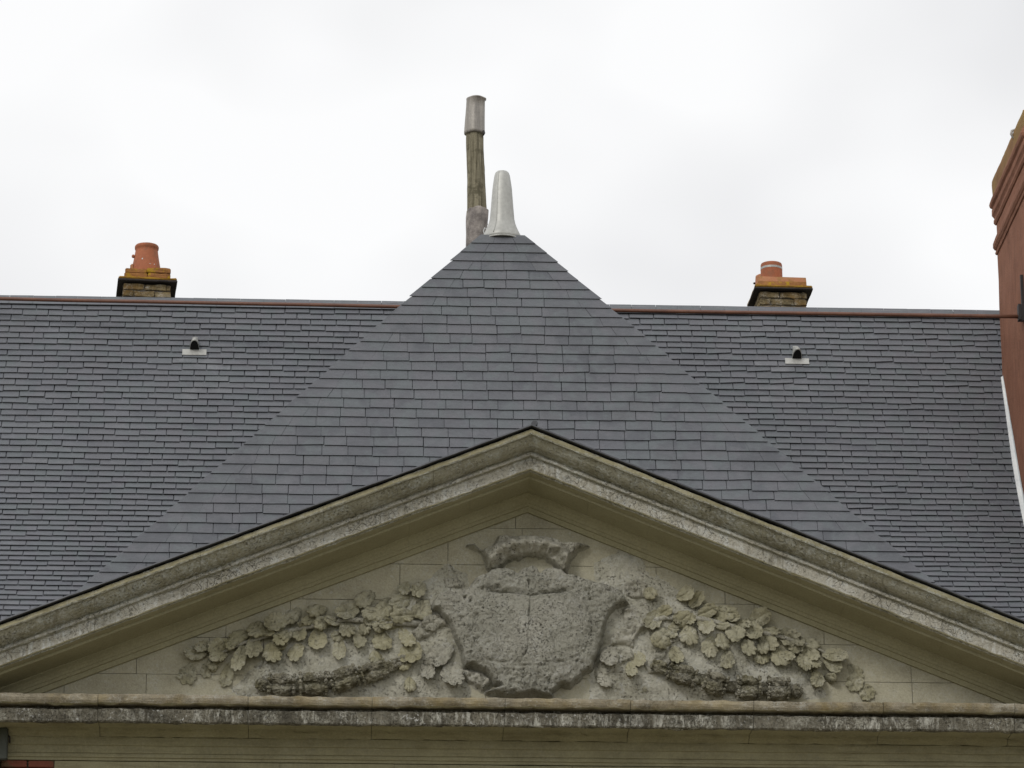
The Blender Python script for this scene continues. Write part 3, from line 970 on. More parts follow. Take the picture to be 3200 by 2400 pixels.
def husk(ax, az, bx, bz, r, seed):
    """one swelling of the bound garland: two thick folded leaves on a core, with beaded collars at both ends"""
    bm = bmesh.new()
    dx, dz = bx-ax, bz-az
    L = math.hypot(dx, dz)
    rot = Matrix.Rotation(-math.atan2(dz, dx), 4, 'Y')
    C = Vector(((ax+bx)/2, -0.075, (az+bz)/2))
    for (ou, ov, ly, lz, dep) in ((0.0, 0.50*r, 0.60, 0.52, 0.95), (0.02, -0.52*r, 0.56, 0.46, 0.85), (0.0, 0.0, 0.50, 0.75, 0.55)):
        ret = bmesh.ops.create_icosphere(bm, subdivisions=4, radius=1.0)
        for v in ret['verts']:
            q = v.co.copy()
            sq = 1-0.25*abs(q.x)**3
            p = Vector((q.x*L*ly+ou*L, q.y*r*dep*sq, q.z*r*lz*sq+ov))
            rim = 1+0.10*math.exp(-((abs(q.z)-0.75)/0.2)**2)
            p.y *= rim
            p += q*(0.019*fr((p.x+seed, p.y, p.z), 24, 5)+0.014*abs(fr((p.x*0.5+seed, p.y, p.z*3), 20, 3)))
            v.co = C+rot @ p
    for e in (-0.5, 0.5):
        for k in range(11):
            a = pi*k/10+0.15*sin(seed+k)
            p = Vector((e*L*1.02, -sin(a)*r*0.92, cos(a)*r*1.0))
            bmesh.ops.create_icosphere(bm, subdivisions=1, radius=r*(0.15+0.06*sin(k*3+seed)), matrix=Matrix.Translation(C+rot @ p))
    me = bpy.data.meshes.new('garland_husk')
    bm.to_mesh(me)
    bm.free()
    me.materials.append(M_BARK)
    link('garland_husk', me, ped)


def bud(cx, cz, r, seed):
    """the beaded end of the garland"""
    bm = bmesh.new()
    rs = random.Random(seed)
    bmesh.ops.create_icosphere(bm, subdivisions=3, radius=r*0.8, matrix=Matrix.Translation((cx, -0.07, cz)))
    for i in range(46):
        u, a = rs.uniform(-1, 1), rs.uniform(0, 2*pi)
        s = math.sqrt(1-u*u)
        p = Vector((cx+r*0.8*s*cos(a), -0.07+r*0.8*s*sin(a), cz+r*0.8*u))
        bmesh.ops.create_icosphere(bm, subdivisions=1, radius=r*rs.uniform(0.15, 0.24), matrix=Matrix.Translation(p))
    me = bpy.data.meshes.new('garland_bud')
    bm.to_mesh(me)
    bm.free()
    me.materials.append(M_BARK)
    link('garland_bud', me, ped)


for segs, bd in (([((842, 2140), (918, 2144)), ((940, 2140), (1018, 2138)), ((1036, 2135), (1112, 2110)), ((1132, 2112), (1205, 2088)), ((1205, 2090), (1262, 2062))], (820, 2138)),
                 ([((2462, 2154), (2402, 2152)), ((2372, 2152), (2306, 2150)), ((2266, 2148), (2206, 2125)), ((2170, 2122), (2094, 2095)), ((2085, 2096), (2040, 2075))], (2488, 2160))):
    for k, (a, b) in enumerate(segs):
        A, B = px(*a, p=0.07), px(*b, p=0.07)
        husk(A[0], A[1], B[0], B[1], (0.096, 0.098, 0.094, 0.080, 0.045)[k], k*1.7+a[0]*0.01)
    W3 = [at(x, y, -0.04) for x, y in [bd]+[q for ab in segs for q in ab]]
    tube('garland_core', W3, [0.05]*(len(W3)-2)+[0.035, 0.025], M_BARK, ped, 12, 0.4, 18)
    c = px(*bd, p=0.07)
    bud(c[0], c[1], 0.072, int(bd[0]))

# ------------------------------------------------------------------ slates
def slate_data(name, quad, L, th, lift, mat, rnd, jit=0.002):
    """quad (tl,tr,br,bl) in local x (across), y (up the slope); tail raised by lift so the courses lap"""
    vs = []
    ymin = min(q[1] for q in quad)
    for top in (0, 1):
        for (x, y) in quad:
            nrm = lift*(1-(y-ymin)/L)+(th if top else 0)
            vs.append((x+random.uniform(-jit, jit), y+random.uniform(-jit, jit), nrm))
    return vs, [(0, 1, 2, 3), (7, 6, 5, 4), (0, 4, 5, 1), (1, 5, 6, 2), (2, 6, 7, 3), (3, 7, 4, 0)]


def frame(P, th):
    """local axes of a slope facing the camera: x across, y up the slope, z outward"""
    c, s = cos(th), sin(th)
    return Matrix(((1, 0, 0, P[0]), (0, c, -s, P[1]), (0, s, c, P[2]), (0, 0, 0, 1)))


class Slates:
    """collects slates of one roof; the 300 that show largest become parts, the rest one mesh"""
    def __init__(s, mat, parent, variants=10, w=0.22, e=0.073, th=0.006, lift=0.022):
        s.mat, s.parent, s.w, s.e, s.th, s.lift = mat, parent, w, e, th, lift
        s.L = 2.05*e
        s.items = []
        s.var = []
        for k in range(variants):
            g = random.uniform(0.0, 0.0025)
            cut = random.choice((0, 0, 0.012, 0.0))
            q = [(-w/2, s.L), (w/2, s.L), (w/2-g, random.uniform(-.003, .003)+(cut if k % 5 == 0 else 0)), (-w/2+g, random.uniform(-.003, .003))]
            V, Fs = slate_data('slate', q, s.L, th, lift, mat, 0)
            rnd = (k+0.5)/variants*0.95
            s.var.append((mesh_data('slate', V, Fs, mat, False, rnd), V, Fs, rnd))

    def add(s, M, kind=None, quad=None, rnd=None, sx=1.0):
        if quad is not None:
            V, Fs = slate_data('slate', quad, s.L, s.th, s.lift, s.mat, 0, 0.0012)
        else:
            _, V, Fs, r0 = s.var[kind]
            V = [(v[0]*sx, v[1], v[2]) for v in V]
            if rnd is None:
                rnd = r0
        s.items.append([M, kind if quad is None else None, V, Fs, rnd if rnd is not None else random.random()*0.95, sx])

    def finish(s, visible):
        sc = []
        for it in s.items:
            M, V = it[0], it[2]
            tail = [M @ Vector(V[k]) for k in (6, 7)]
            ys = min(V[2][1], V[3][1])
            head = [M @ Vector((V[k][0], ys+s.e, s.lift*0.5)) for k in (0, 1)]
            pts = [proj(p) for p in (head[0], head[1], tail[0], tail[1])]
            a = area(pts)
            ok = all(visible(*p) for p in pts)
            sc.append(a if ok else 0.0)
        order = sorted(range(len(s.items)), key=lambda i: -sc[i])
        chosen = [i for i in order[:300] if sc[i] > 0]
        ch = set(chosen)
        for i in chosen:
            M, kind, V, Fs, rnd, sx = s.items[i]
            if kind is not None and abs(rnd-s.var[kind][3]) < 1e-6:
                me, MM = s.var[kind][0], M @ Matrix.Diagonal((sx, 1, 1, 1))
            else:
                me, MM = mesh_data('slate', V, Fs, s.mat, False, rnd), M
            link('slate', me, s.parent, MM)
        VV, FF, RR = [], [], []
        for i, (M, kind, V, Fs, rnd, sx) in enumerate(s.items):
            if i in ch:
                continue
            b = len(VV)
            VV += [M @ Vector(v) for v in V]
            FF += [tuple(b+k for k in f) for f in Fs]
            RR += [rnd]*len(Fs)
        o = build('slate_courses', VV, FF, s.mat, s.parent, rnd=RR, fix=False)
        o['kind'] = 'stuff'
        print('slates', len(s.items), 'parts', len(ch))


# silhouettes used to leave out what nothing could show
def in_pavilion(x, y):
    return y > 738 and 1505-(y-738)*1.128 < x < 1635+(y-738)*1.176


def rake_py(x):
    return 1325+(1661-x)*0.366 if x < 1661 else 1325+(x-1661)*0.398


# ------------------------------------------------------------------ wing roofs
TH0, TH1 = radians(62), radians(48.5)
S0, S1 = 2.1, 3.7


def roof_profile():
    pts, y, z, s = [], RIDGE_Y, ZR, 0.0
    ds = 0.01
    while s < 5.6:
        k = min(max((s-S0)/(S1-S0), 0), 1)
        th = TH0+(TH1-TH0)*k
        pts.append((s, y, z, th))
        y -= ds*cos(th)
        z -= ds*sin(th)
        s += ds
    return pts


PROF = roof_profile()


def roof_at(s):
    return PROF[max(0, min(len(PROF)-1, int(round(s/0.01))))]


EXP = 0.0835
roofs = {}
for side in (-1, 1):
    lab = ('grey slate roof left of the pointed pavilion roof, under the tapered chimney pot' if side < 0 else
           'grey slate roof right of the pointed pavilion roof, beside the red chimney')
    R = empty('wing_roof', (side*4.0, 2.0, PROF[-1][2]), lab, 'roof', 'slate roofs of the two wings')
    roofs[side] = R
    xa, xb_ = (-9.0, 0.0) if side < 0 else (0.002, 9.0)
    V, Fs = [], []
    rows = PROF[::12]+[PROF[-1]]
    for (s, y, z, th) in rows:
        V += [(xa, y+0.012*sin(th), z-0.012*cos(th)), (xb_, y+0.012*sin(th), z-0.012*cos(th))]
    for k in range(len(rows)-1):
        Fs.append((2*k, 2*k+1, 2*k+3, 2*k+2))
    b0 = len(V)
    V += [(xa, RIDGE_Y+4.2, PROF[-1][2]), (xb_, RIDGE_Y+4.2, PROF[-1][2])]
    Fs.append((0, b0, b0+1, 1))
    build('roof_deck', V, Fs, M_DECK, R, fix=False)
    build('wing_wall', box_v(xa, xb_, PROF[-1][1]+0.35, RIDGE_Y+3.8, 0, PROF[-1][2]-0.02), BOXF, M_WALL, R)
    S = Slates(M_SLATE, R, 14, 0.242, EXP, 0.008, 0.030)
    nrow = int(5.4/EXP)
    for r in range(nrow):
        s_tail = 0.10+(r+1)*EXP
        x = -8.6-(0.1225 if r % 2 else 0)+random.uniform(-0.012, 0.012) if side < 0 else 0.2-(0.1225 if r % 2 else 0)+random.uniform(-0.012, 0.012)
        xe = -0.2 if side < 0 else 8.8
        wob_r = random.uniform(0, 10)
        while x < xe:
            w = 0.245*random.choice((1, 1, 1, 1, 0.97, 1.03))
            xc = x+w/2
            x += w
            ws = s_tail+0.007*mnoise.noise(Vector((xc*0.9, r*0.12, side)))+0.004*mnoise.noise(Vector((xc*2.5, wob_r, 0)))+random.gauss(0, 0.0014)
            if random.random() < 0.015:
                ws += random.uniform(0.006, 0.014)
            _, y, z, th = roof_at(ws)
            pxx, pyy = proj((xc, y, z))
            if not (-900 < pxx < 4300):
                continue
            if pyy > rake_py(pxx)+190 or (in_pavilion(pxx-190, pyy) and in_pavilion(pxx+190, pyy) and in_pavilion(pxx, pyy-60)):
                continue
            k = random.randrange(14)
            rnd = None
            # pale run-off stains below the two vents
            if side < 0 and 570 < pxx < 690 and 1130 < pyy < 1270:
                if random.random() < 0.6:
                    rnd = random.uniform(0.925, 0.958)
            if side > 0 and 2380 < pxx < 2500 and 1140 < pyy < 1280:
                if random.random() < 0.6:
                    rnd = random.uniform(0.925, 0.958)
            M = frame((xc, y, z), th) @ Matrix.Rotation(random.gauss(0, 0.006), 4, 'Z') @ Matrix.Rotation(random.gauss(0, 0.008), 4, 'X')
            S.add(M, k, rnd=rnd, sx=(w-0.005-random.random()*0.004)/0.242)
    S.finish(lambda x, y: -20 < x < (3220 if y < 1190 else 3200) and y < rake_py(x)-6 and not in_pavilion(x, y))
    # ridge course of wider slates
    x = -8.6 if side < 0 else 0.3
    while x < (-0.3 if side < 0 else 8.8):
        w = random.uniform(0.21, 0.245)
        _, y, z, th = roof_at(0.125)
        V, Fs = slate_data('s', [(-w/2+.001, 0.150), (w/2-.001, 0.150), (w/2-.001, 0), (-w/2+.001, 0)], 0.15, 0.007, 0.030, None, 0)
        V = [(v[0], v[1], v[2]+0.012) for v in V]
        link('ridge_slate', mesh_data('ridge_slate', V, Fs, M_SLATE, False, random.uniform(0.3, 0.9)), R, frame((x+w/2, y, z), th))
        x += w
    # zinc-lined capping
    sweep('ridge_cap', [(-RIDGE_Y-0.11, ZR-0.06), (-RIDGE_Y-0.02, ZR+0.014), (-RIDGE_Y+0.028, ZR+0.006), (-RIDGE_Y+0.030, ZR-0.002), (-RIDGE_Y-0.02, ZR+0.004)],
          np.linspace(xa+0.01, xb_-0.01, 40).tolist(), lambda x: 0.0, M_RIDGE, R, amp=0.006, sc=2)


def roof_hit(x, y):
    """3-D point of the wing roof seen at a photo pixel"""
    r = ray(x, y)
    best, bd_ = None, 1e9
    for (s, yy, zz, th) in PROF:
        P = CAM+r*((yy-CAM[1])/r[1])
        d = abs(P[2]-zz)
        if d < bd_:
            best, bd_ = (s, P, th), d
    return best


# vents
for side, vx, vy in ((-1, 608, 1102), (1, 2489, 1130)):
    s, P, th = roof_hit(vx, vy)
    B = frame(P, th)
    vent = empty('roof_vent', Vector(P)-root_loc(roofs[side]))
    vent.parent = roofs[side]
    # hood: an arched shell tapering up the slope, open towards the eaves
    V, Fs = [], []
    na, nl = 14, 10
    wv, hv, Lv = 0.047, 0.145, 0.19
    for shell in (0, 1):
        for k in range(nl):
            t = k/(nl-1)
            q = 1-t**1.25*0.97
            for i in range(na):
                a = pi*i/(na-1)
                rr_ = 1.0 if shell == 0 else 0.84
                V.append((cos(a)*wv*rr_*(1-0.45*t), t*Lv, 0.030+abs(sin(a))**0.8*hv*rr_*q+(0.0 if shell == 0 else -0.004)))
    for shell in (0, 1):
        for k in range(nl-1):
            for i in range(na-1):
                a = shell*nl*na+k*na+i
                Fs.append((a, a+1, a+na+1, a+na))
    for i in range(na-1):
        Fs.append((i, i+1, nl*na+i+1, nl*na+i))
    V = [B @ Vector(v) for v in V]
    build('hood', V, Fs, M_ZINC, vent, smooth=True)
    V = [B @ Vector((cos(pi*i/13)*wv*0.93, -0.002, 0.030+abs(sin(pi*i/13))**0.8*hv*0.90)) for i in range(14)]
    build('mouth_shade_sheet', V, [tuple(range(14))], M_BLACK, vent, fix=False)  # flat black sheet painting the shade inside the hood
    pw = 0.118
    V = [B @ Vector(v) for v in box_v(-pw, pw, -0.076, 0.004, 0.036, 0.042)]
    build('apron', V, BOXF, M_ZINC, vent)

# ------------------------------------------------------------------ pavilion roof
pav = empty('pavilion_roof', (0, PAV_Y, ZP-4.0), 'steep pointed grey slate roof rising behind the pediment to a zinc finial', 'roof')
THP = radians(70)
NP = np.array([0, -sin(THP), cos(THP)])
P0 = np.array([0, PAV_Y, ZP])


def pav_uv(x, y):
    q = on_plane(x, y, P0, NP)
    return q[0], (PAV_Y-q[1])/cos(THP)


def line(a, b):
    (u0, v0), (u1, v1) = pav_uv(*a), pav_uv(*b)
    k = (u1-u0)/(v1-v0)
    return lambda v: u0+k*(v-v0)


ul = line((1507, 738), (362, 1751))
ur = line((1633, 738), (2937, 1845))
VMAX = 4.7


def pav_pt(u, v, n=0.0):
    return (u, PAV_Y-v*cos(THP)-n*sin(THP), ZP-v*sin(THP)+n*cos(THP))


n_ = -0.012
A = [pav_pt(ul(0)+0.01, 0, n_), pav_pt(ur(0)-0.01, 0, n_), pav_pt(ur(VMAX)-0.01, VMAX, n_), pav_pt(ul(VMAX)+0.01, VMAX, n_)]
zb_ = A[2][2]
Bk = [(A[0][0], RIDGE_Y+2, ZP-0.03), (A[1][0], RIDGE_Y+2, ZP-0.03), (A[2][0], RIDGE_Y+2, zb_), (A[3][0], RIDGE_Y+2, zb_)]
build('roof_deck', A+Bk, [(0, 3, 2, 1), (0, 1, 5, 4), (1, 2, 6, 5), (3, 0, 4, 7)], M_DECK, pav, fix=False)
EP = 0.1115
S = Slates(M_SLATE2, pav, 14, 0.226, EP, 0.0065, 0.024)
nr = int(VMAX/EP)
for r in range(nr):
    vb = (r+1)*EP                                # tail of this course
    M0 = frame(pav_pt(0, vb), THP)
    Lh = min(S.L, vb)

    def hip_quad(side, wi, sl):
        """slate cut along the hip: outer edge on the hip, inner joint leaning with it"""
        f = ul if side < 0 else ur
        jo = random.uniform(0.006, 0.030)
        o_b, o_t = f(vb)+side*jo, f(vb-Lh)+side*jo
        i_b = f(vb)-side*wi
        i_t = i_b-side*sl*Lh
        q = [(o_t, Lh), (i_t, Lh), (i_b, 0), (o_b, 0)]
        return q if side < 0 else [q[1], q[0], q[3], q[2]]
    tot = ur(vb)-ul(vb)
    if tot < 0.75:
        wl = tot*0.33
        wr_ = tot*0.30
    else:
        wl, wr_ = random.uniform(0.20, 0.29), random.uniform(0.20, 0.29)
    sl_l, sl_r = random.uniform(0.25, 0.55), random.uniform(0.25, 0.55)
    pl, pyl = proj(pav_pt(ul(vb), vb))
    pr, pyr = proj(pav_pt(ur(vb), vb))
    S.add(M0, quad=hip_quad(-1, wl, sl_l), rnd=random.uniform(0.1, 0.9))
    S.add(M0, quad=hip_quad(1, wr_, sl_r), rnd=random.uniform(0.1, 0.9))
    a, b = ul(vb)+wl, ur(vb)-wr_
    g = 0.0022
    cnt = max(1, round((b-a)/0.232))
    edges = [a]
    if cnt > 1:
        off = (0.5 if r % 2 else 0.0)
        xs = np.linspace(a, b, cnt+1)
        if r % 2 and cnt > 2:
            step = (b-a)/(cnt)
            xs = np.array([a]+[a+step*(k+0.55) for k in range(cnt-1)]+[b])
        edges = [float(v)+random.uniform(-0.012, 0.012)*(0 < k < len(xs)-1) for k, v in enumerate(xs)]
    else:
        edges = [a, b]
    for k in range(len(edges)-1):
        e0, e1 = edges[k], edges[k+1]
        xc = (e0+e1)/2
        pxx, pyy = proj(pav_pt(xc, vb))
        if pyy > rake_py(pxx)+190:
            continue
        w = e1-e0
        dv = 0.006*mnoise.noise(Vector((xc*1.1, r*0.3, 5)))+random.gauss(0, 0.001)
        if k in (0, len(edges)-2) and len(edges) > 2 or len(edges) == 2:
            t0 = e0-(sl_l*Lh*-1 if k == 0 else 0)
            t1 = e1-(sl_r*Lh if k == len(edges)-2 else 0)
            S.add(frame(pav_pt(0, vb+dv), THP), quad=[(t0+g, Lh), (t1-g, Lh), (e1-g, 0), (e0+g, 0)])
        else:
            M = frame(pav_pt(xc, vb+dv), THP) @ Matrix.Rotation(random.gauss(0, 0.004), 4, 'Z') @ Matrix.Rotation(random.gauss(0, 0.004), 4, 'X')
            S.add(M, random.randrange(14), sx=(w-2*g)/0.226)
S.finish(lambda x, y: -10 < x < 3210 and y < rake_py(x)-4)

# ------------------------------------------------------------------ finial on the pavilion
fin = empty('zinc_finial', pav_pt(-0.16, 0.0), 'pale zinc finial with rounded tip capping the pointed slate roof', 'finial')
fx, fy = at(1569, 700, PAV_Y+0.10)[0], PAV_Y+0.10


def zf(py):
    return at(1569, py, fy)[2]


prof = [(0.005, zf(750)), (0.190, zf(752)), (0.184, zf(740)), (0.165, zf(728)), (0.142, zf(712)), (0.128, zf(700)), (0.118, zf(687)), (0.108, zf(655)), (0.100, zf(620)), (0.094, zf(593)),
        (0.083, zf(565)), (0.075, zf(549)), (0.066, zf(541)), (0.050, zf(536.5)), (0.024, zf(534.5)), (0.004, zf(534))]
lathe('cap', prof, fx, fy, M_ZINC, fin, 48, wob=0.035, ys=0.82)
def on_cap(r, z, a):
    return (fx+(r+0.001)*cos(a), fy+(r+0.001)*sin(a)*0.82, z)


tube('seam', [on_cap(r, z, -pi/2-0.5) for r, z in prof[2:13]], [0.0045]*11, M_ZINC, fin, 6, 0)
tube('hem', [on_cap(prof[1][0]+0.002, prof[1][1]+0.004*sin(3*a_)-0.002, a_) for a_ in np.linspace(-pi-0.3, 0.3, 40)], [0.008]*40, M_ZINC, fin, 8, 0)

# ------------------------------------------------------------------ old timber post behind it
yq = RIDGE_Y
pb = at(1492, 960, yq)
post = empty('timber_post', pb, 'weathered old timber post with a dull metal cap behind the zinc finial', 'post')


def post_ring(py, xl, xr, n=16, sq=0.25):
    a, b = at(xl, py, yq), at(xr, py, yq)
    cx, r, z = (a[0]+b[0])/2, (b[0]-a[0])/2, a[2]
    R_ = []
    for i in range(n):
        t = 2*pi*i/n+pi/8
        k = 1+sq*(0.5*(abs(cos(2*t)))-0.25)
        R_.append((cx+r*k*cos(t), yq+r*k*sin(t), z))
    return R_


def rings(name, rs, mat, smooth=False, cap=True):
    n = len(rs[0])
    V = [p for r in rs for p in r]
    Fs = [(k*n+i, k*n+(i+1) % n, (k+1)*n+(i+1) % n, (k+1)*n+i) for k in range(len(rs)-1) for i in range(n)]
    if cap:
        Fs += [tuple(range(n)), tuple(range((len(rs)-1)*n, len(rs)*n))]
    return build(name, V, Fs, mat, post, smooth=smooth)


def gnaw(rs, amp, sc):
    out = []
    for r in rs:
        c = np.mean(np.asarray(r), 0)
        rr_ = []
        for p in r:
            d = np.asarray(p)-c
            rr_.append(tuple(c+d*(1+amp*fr((p[0], p[1], p[2]*0.07), sc, 4))))
        out.append(rr_)
    return out


rs = [post_ring(py, 1459.5+(py-415)*0.012, 1507+(py-415)*0.052, 28, 0.3) for py in np.linspace(412, 700, 30)]
rings('shaft', gnaw(rs, 0.10, 26), M_WOOD)
cap_r = [post_ring(420, 1457, 1508, 24), post_ring(419, 1452, 1512, 24), post_ring(412, 1451.5, 1513, 24), post_ring(380, 1454, 1513, 24), post_ring(340, 1457.5, 1513.5, 24),
         post_ring(313, 1459, 1513.5, 24), post_ring(311.5, 1458.5, 1517.5, 24), post_ring(308.5, 1459, 1518, 24), post_ring(307.5, 1461, 1515, 24)]
rings('metal_cap', gnaw(cap_r, 0.03, 8), M_ZINC_OLD, True)
wr = [post_ring(py, a, b, 26, 0.2) for py, a, b in ((652, 1466, 1518), (658, 1461, 1527), (680, 1458, 1526), (705, 1457, 1523), (730, 1457, 1519), (770, 1456.5, 1520),
                                                   (830, 1456, 1522), (900, 1455, 1526), (965, 1453, 1532))]
rings('torn_wrap', gnaw(wr, 0.14, 16), M_LEADWRAP)

# a loop of wire at its foot
tube('wire_loop', [at(1518, 735, yq-0.1), at(1512, 728, yq-0.1), at(1511, 720, yq-0.1), at(1515, 712, yq-0.1), at(1520, 715, yq-0.1), at(1520, 724, yq-0.1), at(1514, 734, yq-0.1)],
     [0.005]*7, M_FLASH, post, 6, 0)
tube('strap_end', [at(1511, 408, yq-0.07), at(1513, 416, yq-0.07), at(1510, 424, yq-0.07)], [0.012, 0.010, 0.006], M_DARK, post, 6, 0.3)


# ------------------------------------------------------------------ ridge chimneys
def chimney(x0, x1, slab_py, yc, rot, label, kind):
    """x0,x1: photo pixels of the slab's front edge; slab_py: its lower front edge"""
    a, b = at(x0, slab_py[0], yc), at(x1, slab_py[0], yc)
    Wd = b[0]-a[0]
    cx = (a[0]+b[0])/2
    zs = (a[2]+b[2])/2                           # underside of the slab at its front edge
    depth = 0.62
    ch = empty('brick_chimney', (cx, yc+depth/2, ZR-0.3), label, 'chimney', 'brick chimneys on the ridge')
    Mr = Matrix.Translation((cx, yc, zs)) @ Matrix.Rotation(rot, 4, 'Z')
    ins = Wd*0.095

    def bx(name, x0_, x1_, y0, y1, z0, z1, mat, **k):
        return rough_box(name, x0_, x1_, y0, y1, z0, z1, mat, ch, M=Mr, **k)
    # stack of bricks round a mortar core
    bx('stack_core', -Wd/2+ins+0.012, Wd/2-ins-0.012, ins+0.012, depth-ins, -0.95, -0.012, M_MORTAR, n=1, amp=0, bev=0.004)
    for r in range(5):
        z1 = -0.016-r*0.072
        xw = -Wd/2+ins
        first = True
        while xw < Wd/2-ins-0.01:
            w = (0.105 if (r % 2 and first) else 0.21)*random.uniform(0.9, 1.1)
            first = False
            xe = min(xw+w, Wd/2-ins)
            bx('brick', xw+0.003, xe-0.003, ins-random.uniform(0, .006), ins+0.10, z1-0.062, z1, M_CHBRICK, n=2, amp=0.012, sc=18, bev=0.006)
            xw = xe
        for sx in (-1, 1):
            yw = ins+0.106
            while yw < depth-ins:
                ye = min(yw+0.2, depth-ins)
                q0, q1 = sorted((sx*(Wd/2-ins), sx*(Wd/2-ins-0.09)))
                bx('brick', q0, q1, yw+0.003, ye-0.003, z1-0.062, z1, M_CHBRICK, n=1, amp=0.008, sc=18, bev=0.006)
                yw = ye
    # dark oversailing slab and lichened top
    bx('slab', -Wd/2, Wd/2, 0, depth, 0.0, 0.020, M_CAPDARK, n=3, amp=0.006, sc=8, bev=0.005)
    bx('slab_top', -Wd/2+0.004, Wd/2-0.004, 0.004, depth-0.004, 0.021, 0.046, M_LICHEN2, n=5, amp=0.010, sc=12, bev=0.008)
    if kind == 'tapered':
        hw = Wd/2*0.80
        for k, (q0, q1, z0, z1, yo, m) in enumerate(((-hw, 0.0, 0.047, 0.098, 0.05, M_LICHEN), (0.0, hw, 0.047, 0.098, 0.035, M_LICHEN),
                                                   (-hw+0.01, -0.004, 0.102, 0.150, 0.06, M_LICHEN), (-0.015, hw-0.003, 0.102, 0.156, 0.03, M_LICHEN))):
            bx('base_brick', q0+0.003, q1-0.003, yo, depth-0.1, z0, z1, m, n=4, amp=0.010, sc=14, bev=0.007)
        r0 = Wd*0.255
        pot = lathe('chimney_pot', [(r0, 0.12), (r0*0.99, 0.17), (r0*0.93, 0.24), (r0*0.84, 0.32), (r0*0.775, 0.385), (r0*0.75, 0.41), (r0*0.79, 0.418), (r0*0.81, 0.43), (r0*0.81, 0.446),
                                    (r0*0.77, 0.456), (r0*0.64, 0.456), (r0*0.62, 0.40)], -0.010, 0.24, M_POT, ch, 36, True, 0.02, M=Mr)
        q = lathe('knob', [(0.016, 0.0), (0.020, 0.012), (0.014, 0.024), (0.004, 0.028)], 0, 0, M_POT, ch, 12, M=Mr @ Matrix.Translation((-0.012-r0*0.80, 0.22, 0.335)) @ Matrix.Rotation(-pi/2, 4, 'Y'))
        bx('fillet', -0.012-r0*1.06, -0.012-r0*0.82, 0.18, 0.26, 0.155, 0.24, M_POT_PALE, n=1, amp=0.004, bev=0.01)
        for (u, w_, zz, hh) in ((-0.055, 0.012, 0.275, 0.016), (0.02, 0.022, 0.222, 0.006), (0.062, 0.014, 0.223, 0.010)):  # white chips standing in for small highlights on the pot
            rad = r0*(0.93 if zz < 0.25 else 0.885)
            yy = 0.24-math.sqrt(max(rad**2-(u+0.01)**2, 0))
            bx('painted_glint', u-w_/2, u+w_/2, yy-0.004, yy+0.012, zz-hh/2, zz+hh/2, M_FLASH, n=1, amp=0, bev=0.002)
    else:
        # sloping mortar base, two pots
        V = []
        zb0, zb1 = 0.045, 0.155
        hw0 = Wd/2
        loop = [(-hw0*0.91, 0.03, zb0), (hw0*0.80, 0.03, zb0), (hw0*0.80, depth-0.05, zb0), (-hw0*0.91, depth-0.05, zb0),
                (-hw0*0.86, 0.05, zb1*0.62), (hw0*0.80, 0.04, zb1*0.62), (hw0*0.80, depth-0.06, zb1*0.62), (-hw0*0.86, depth-0.06, zb1*0.62),
                (-hw0*0.80, 0.07, zb1), (hw0*0.79, 0.05, zb1*0.93), (hw0*0.79, depth-0.07, zb1*0.93), (-hw0*0.80, depth-0.07, zb1)]
        Fs = [(k*4+i, k*4+(i+1) % 4, (k+1)*4+(i+1) % 4, (k+1)*4+i) for k in range(2) for i in range(4)]+[(8, 9, 10, 11), (3, 2, 1, 0)]
        mi = [0, 0, 0, 0, 1, 1, 1, 1, 1, 1]
        me = mesh_data('mortar_base', loop, Fs, [M_LICHEN, M_POT_PALE], mi=mi)
        link('mortar_base', me, ch, Mr)
        r0 = Wd*0.187
        pcx = -Wd*0.148
        p1 = lathe('chimney_pot', [(r0*1.01, 0.10), (r0, 0.20), (r0*0.99, 0.30), (r0*0.985, 0.335), (r0*0.95, 0.348), (r0*0.80, 0.350), (r0*0.78, 0.28)], pcx, 0.24, M_POT, ch, 36, M=Mr)
        link('white_band', mesh_data('white_band', [(pcx+(r0*1.004)*cos(2*pi*i/36), 0.24+r0*1.004*sin(2*pi*i/36), z) for z in (0.283, 0.305) for i in range(36)],
                                     [(i, (i+1) % 36, 36+(i+1) % 36, 36+i) for i in range(36)], M_ZINC, True), p1.parent, Mr)
        lathe('chimney_pot', [(r0*1.12, 0.10), (r0*1.05, 0.20), (r0*1.0, 0.28), (r0*0.99, 0.295), (r0*0.8, 0.30), (r0*0.78, 0.25)], pcx-Wd*0.04, 0.46, M_POT_PALE, ch, 36, M=Mr)
        lathe('knob', [(0.010, 0.0), (0.013, 0.012), (0.004, 0.022)], 0, 0, M_DARK, ch, 10, M=Mr @ Matrix.Translation((pcx-Wd*0.04-r0*1.03, 0.46, 0.22)) @ Matrix.Rotation(-pi/2, 4, 'Y'))
    return ch


chimney(369, 554, (878, 880), RIDGE_Y+0.02, radians(5), 'small brick chimney with a single tapered terracotta pot on the left ridge', 'tapered')
chimney(2358, 2541, (903, 904), RIDGE_Y+0.02, radians(1.5), 'small brick chimney with a banded straight terracotta pot on the right ridge', 'straight')

# ------------------------------------------------------------------ tall red rendered chimney at the right edge
s, PB, th = roof_hit(3133, 1192)
XS, YB = PB[0], PB[1]
YF = YB-1.85
tall = empty('red_chimney', (XS+0.6, (YB+YF)/2, PB[2]-2.0), 'tall red rendered chimney stack with stepped mouldings at the right edge', 'chimney')
zk = lambda py: at(3120, py, YB)[2]


def ring_rect(off, z):
    return [(XS-off, YF-off, z), (XS+1.3+off, YF-off, z), (XS+1.3+off, YB+off, z), (XS-off, YB+off, z)]


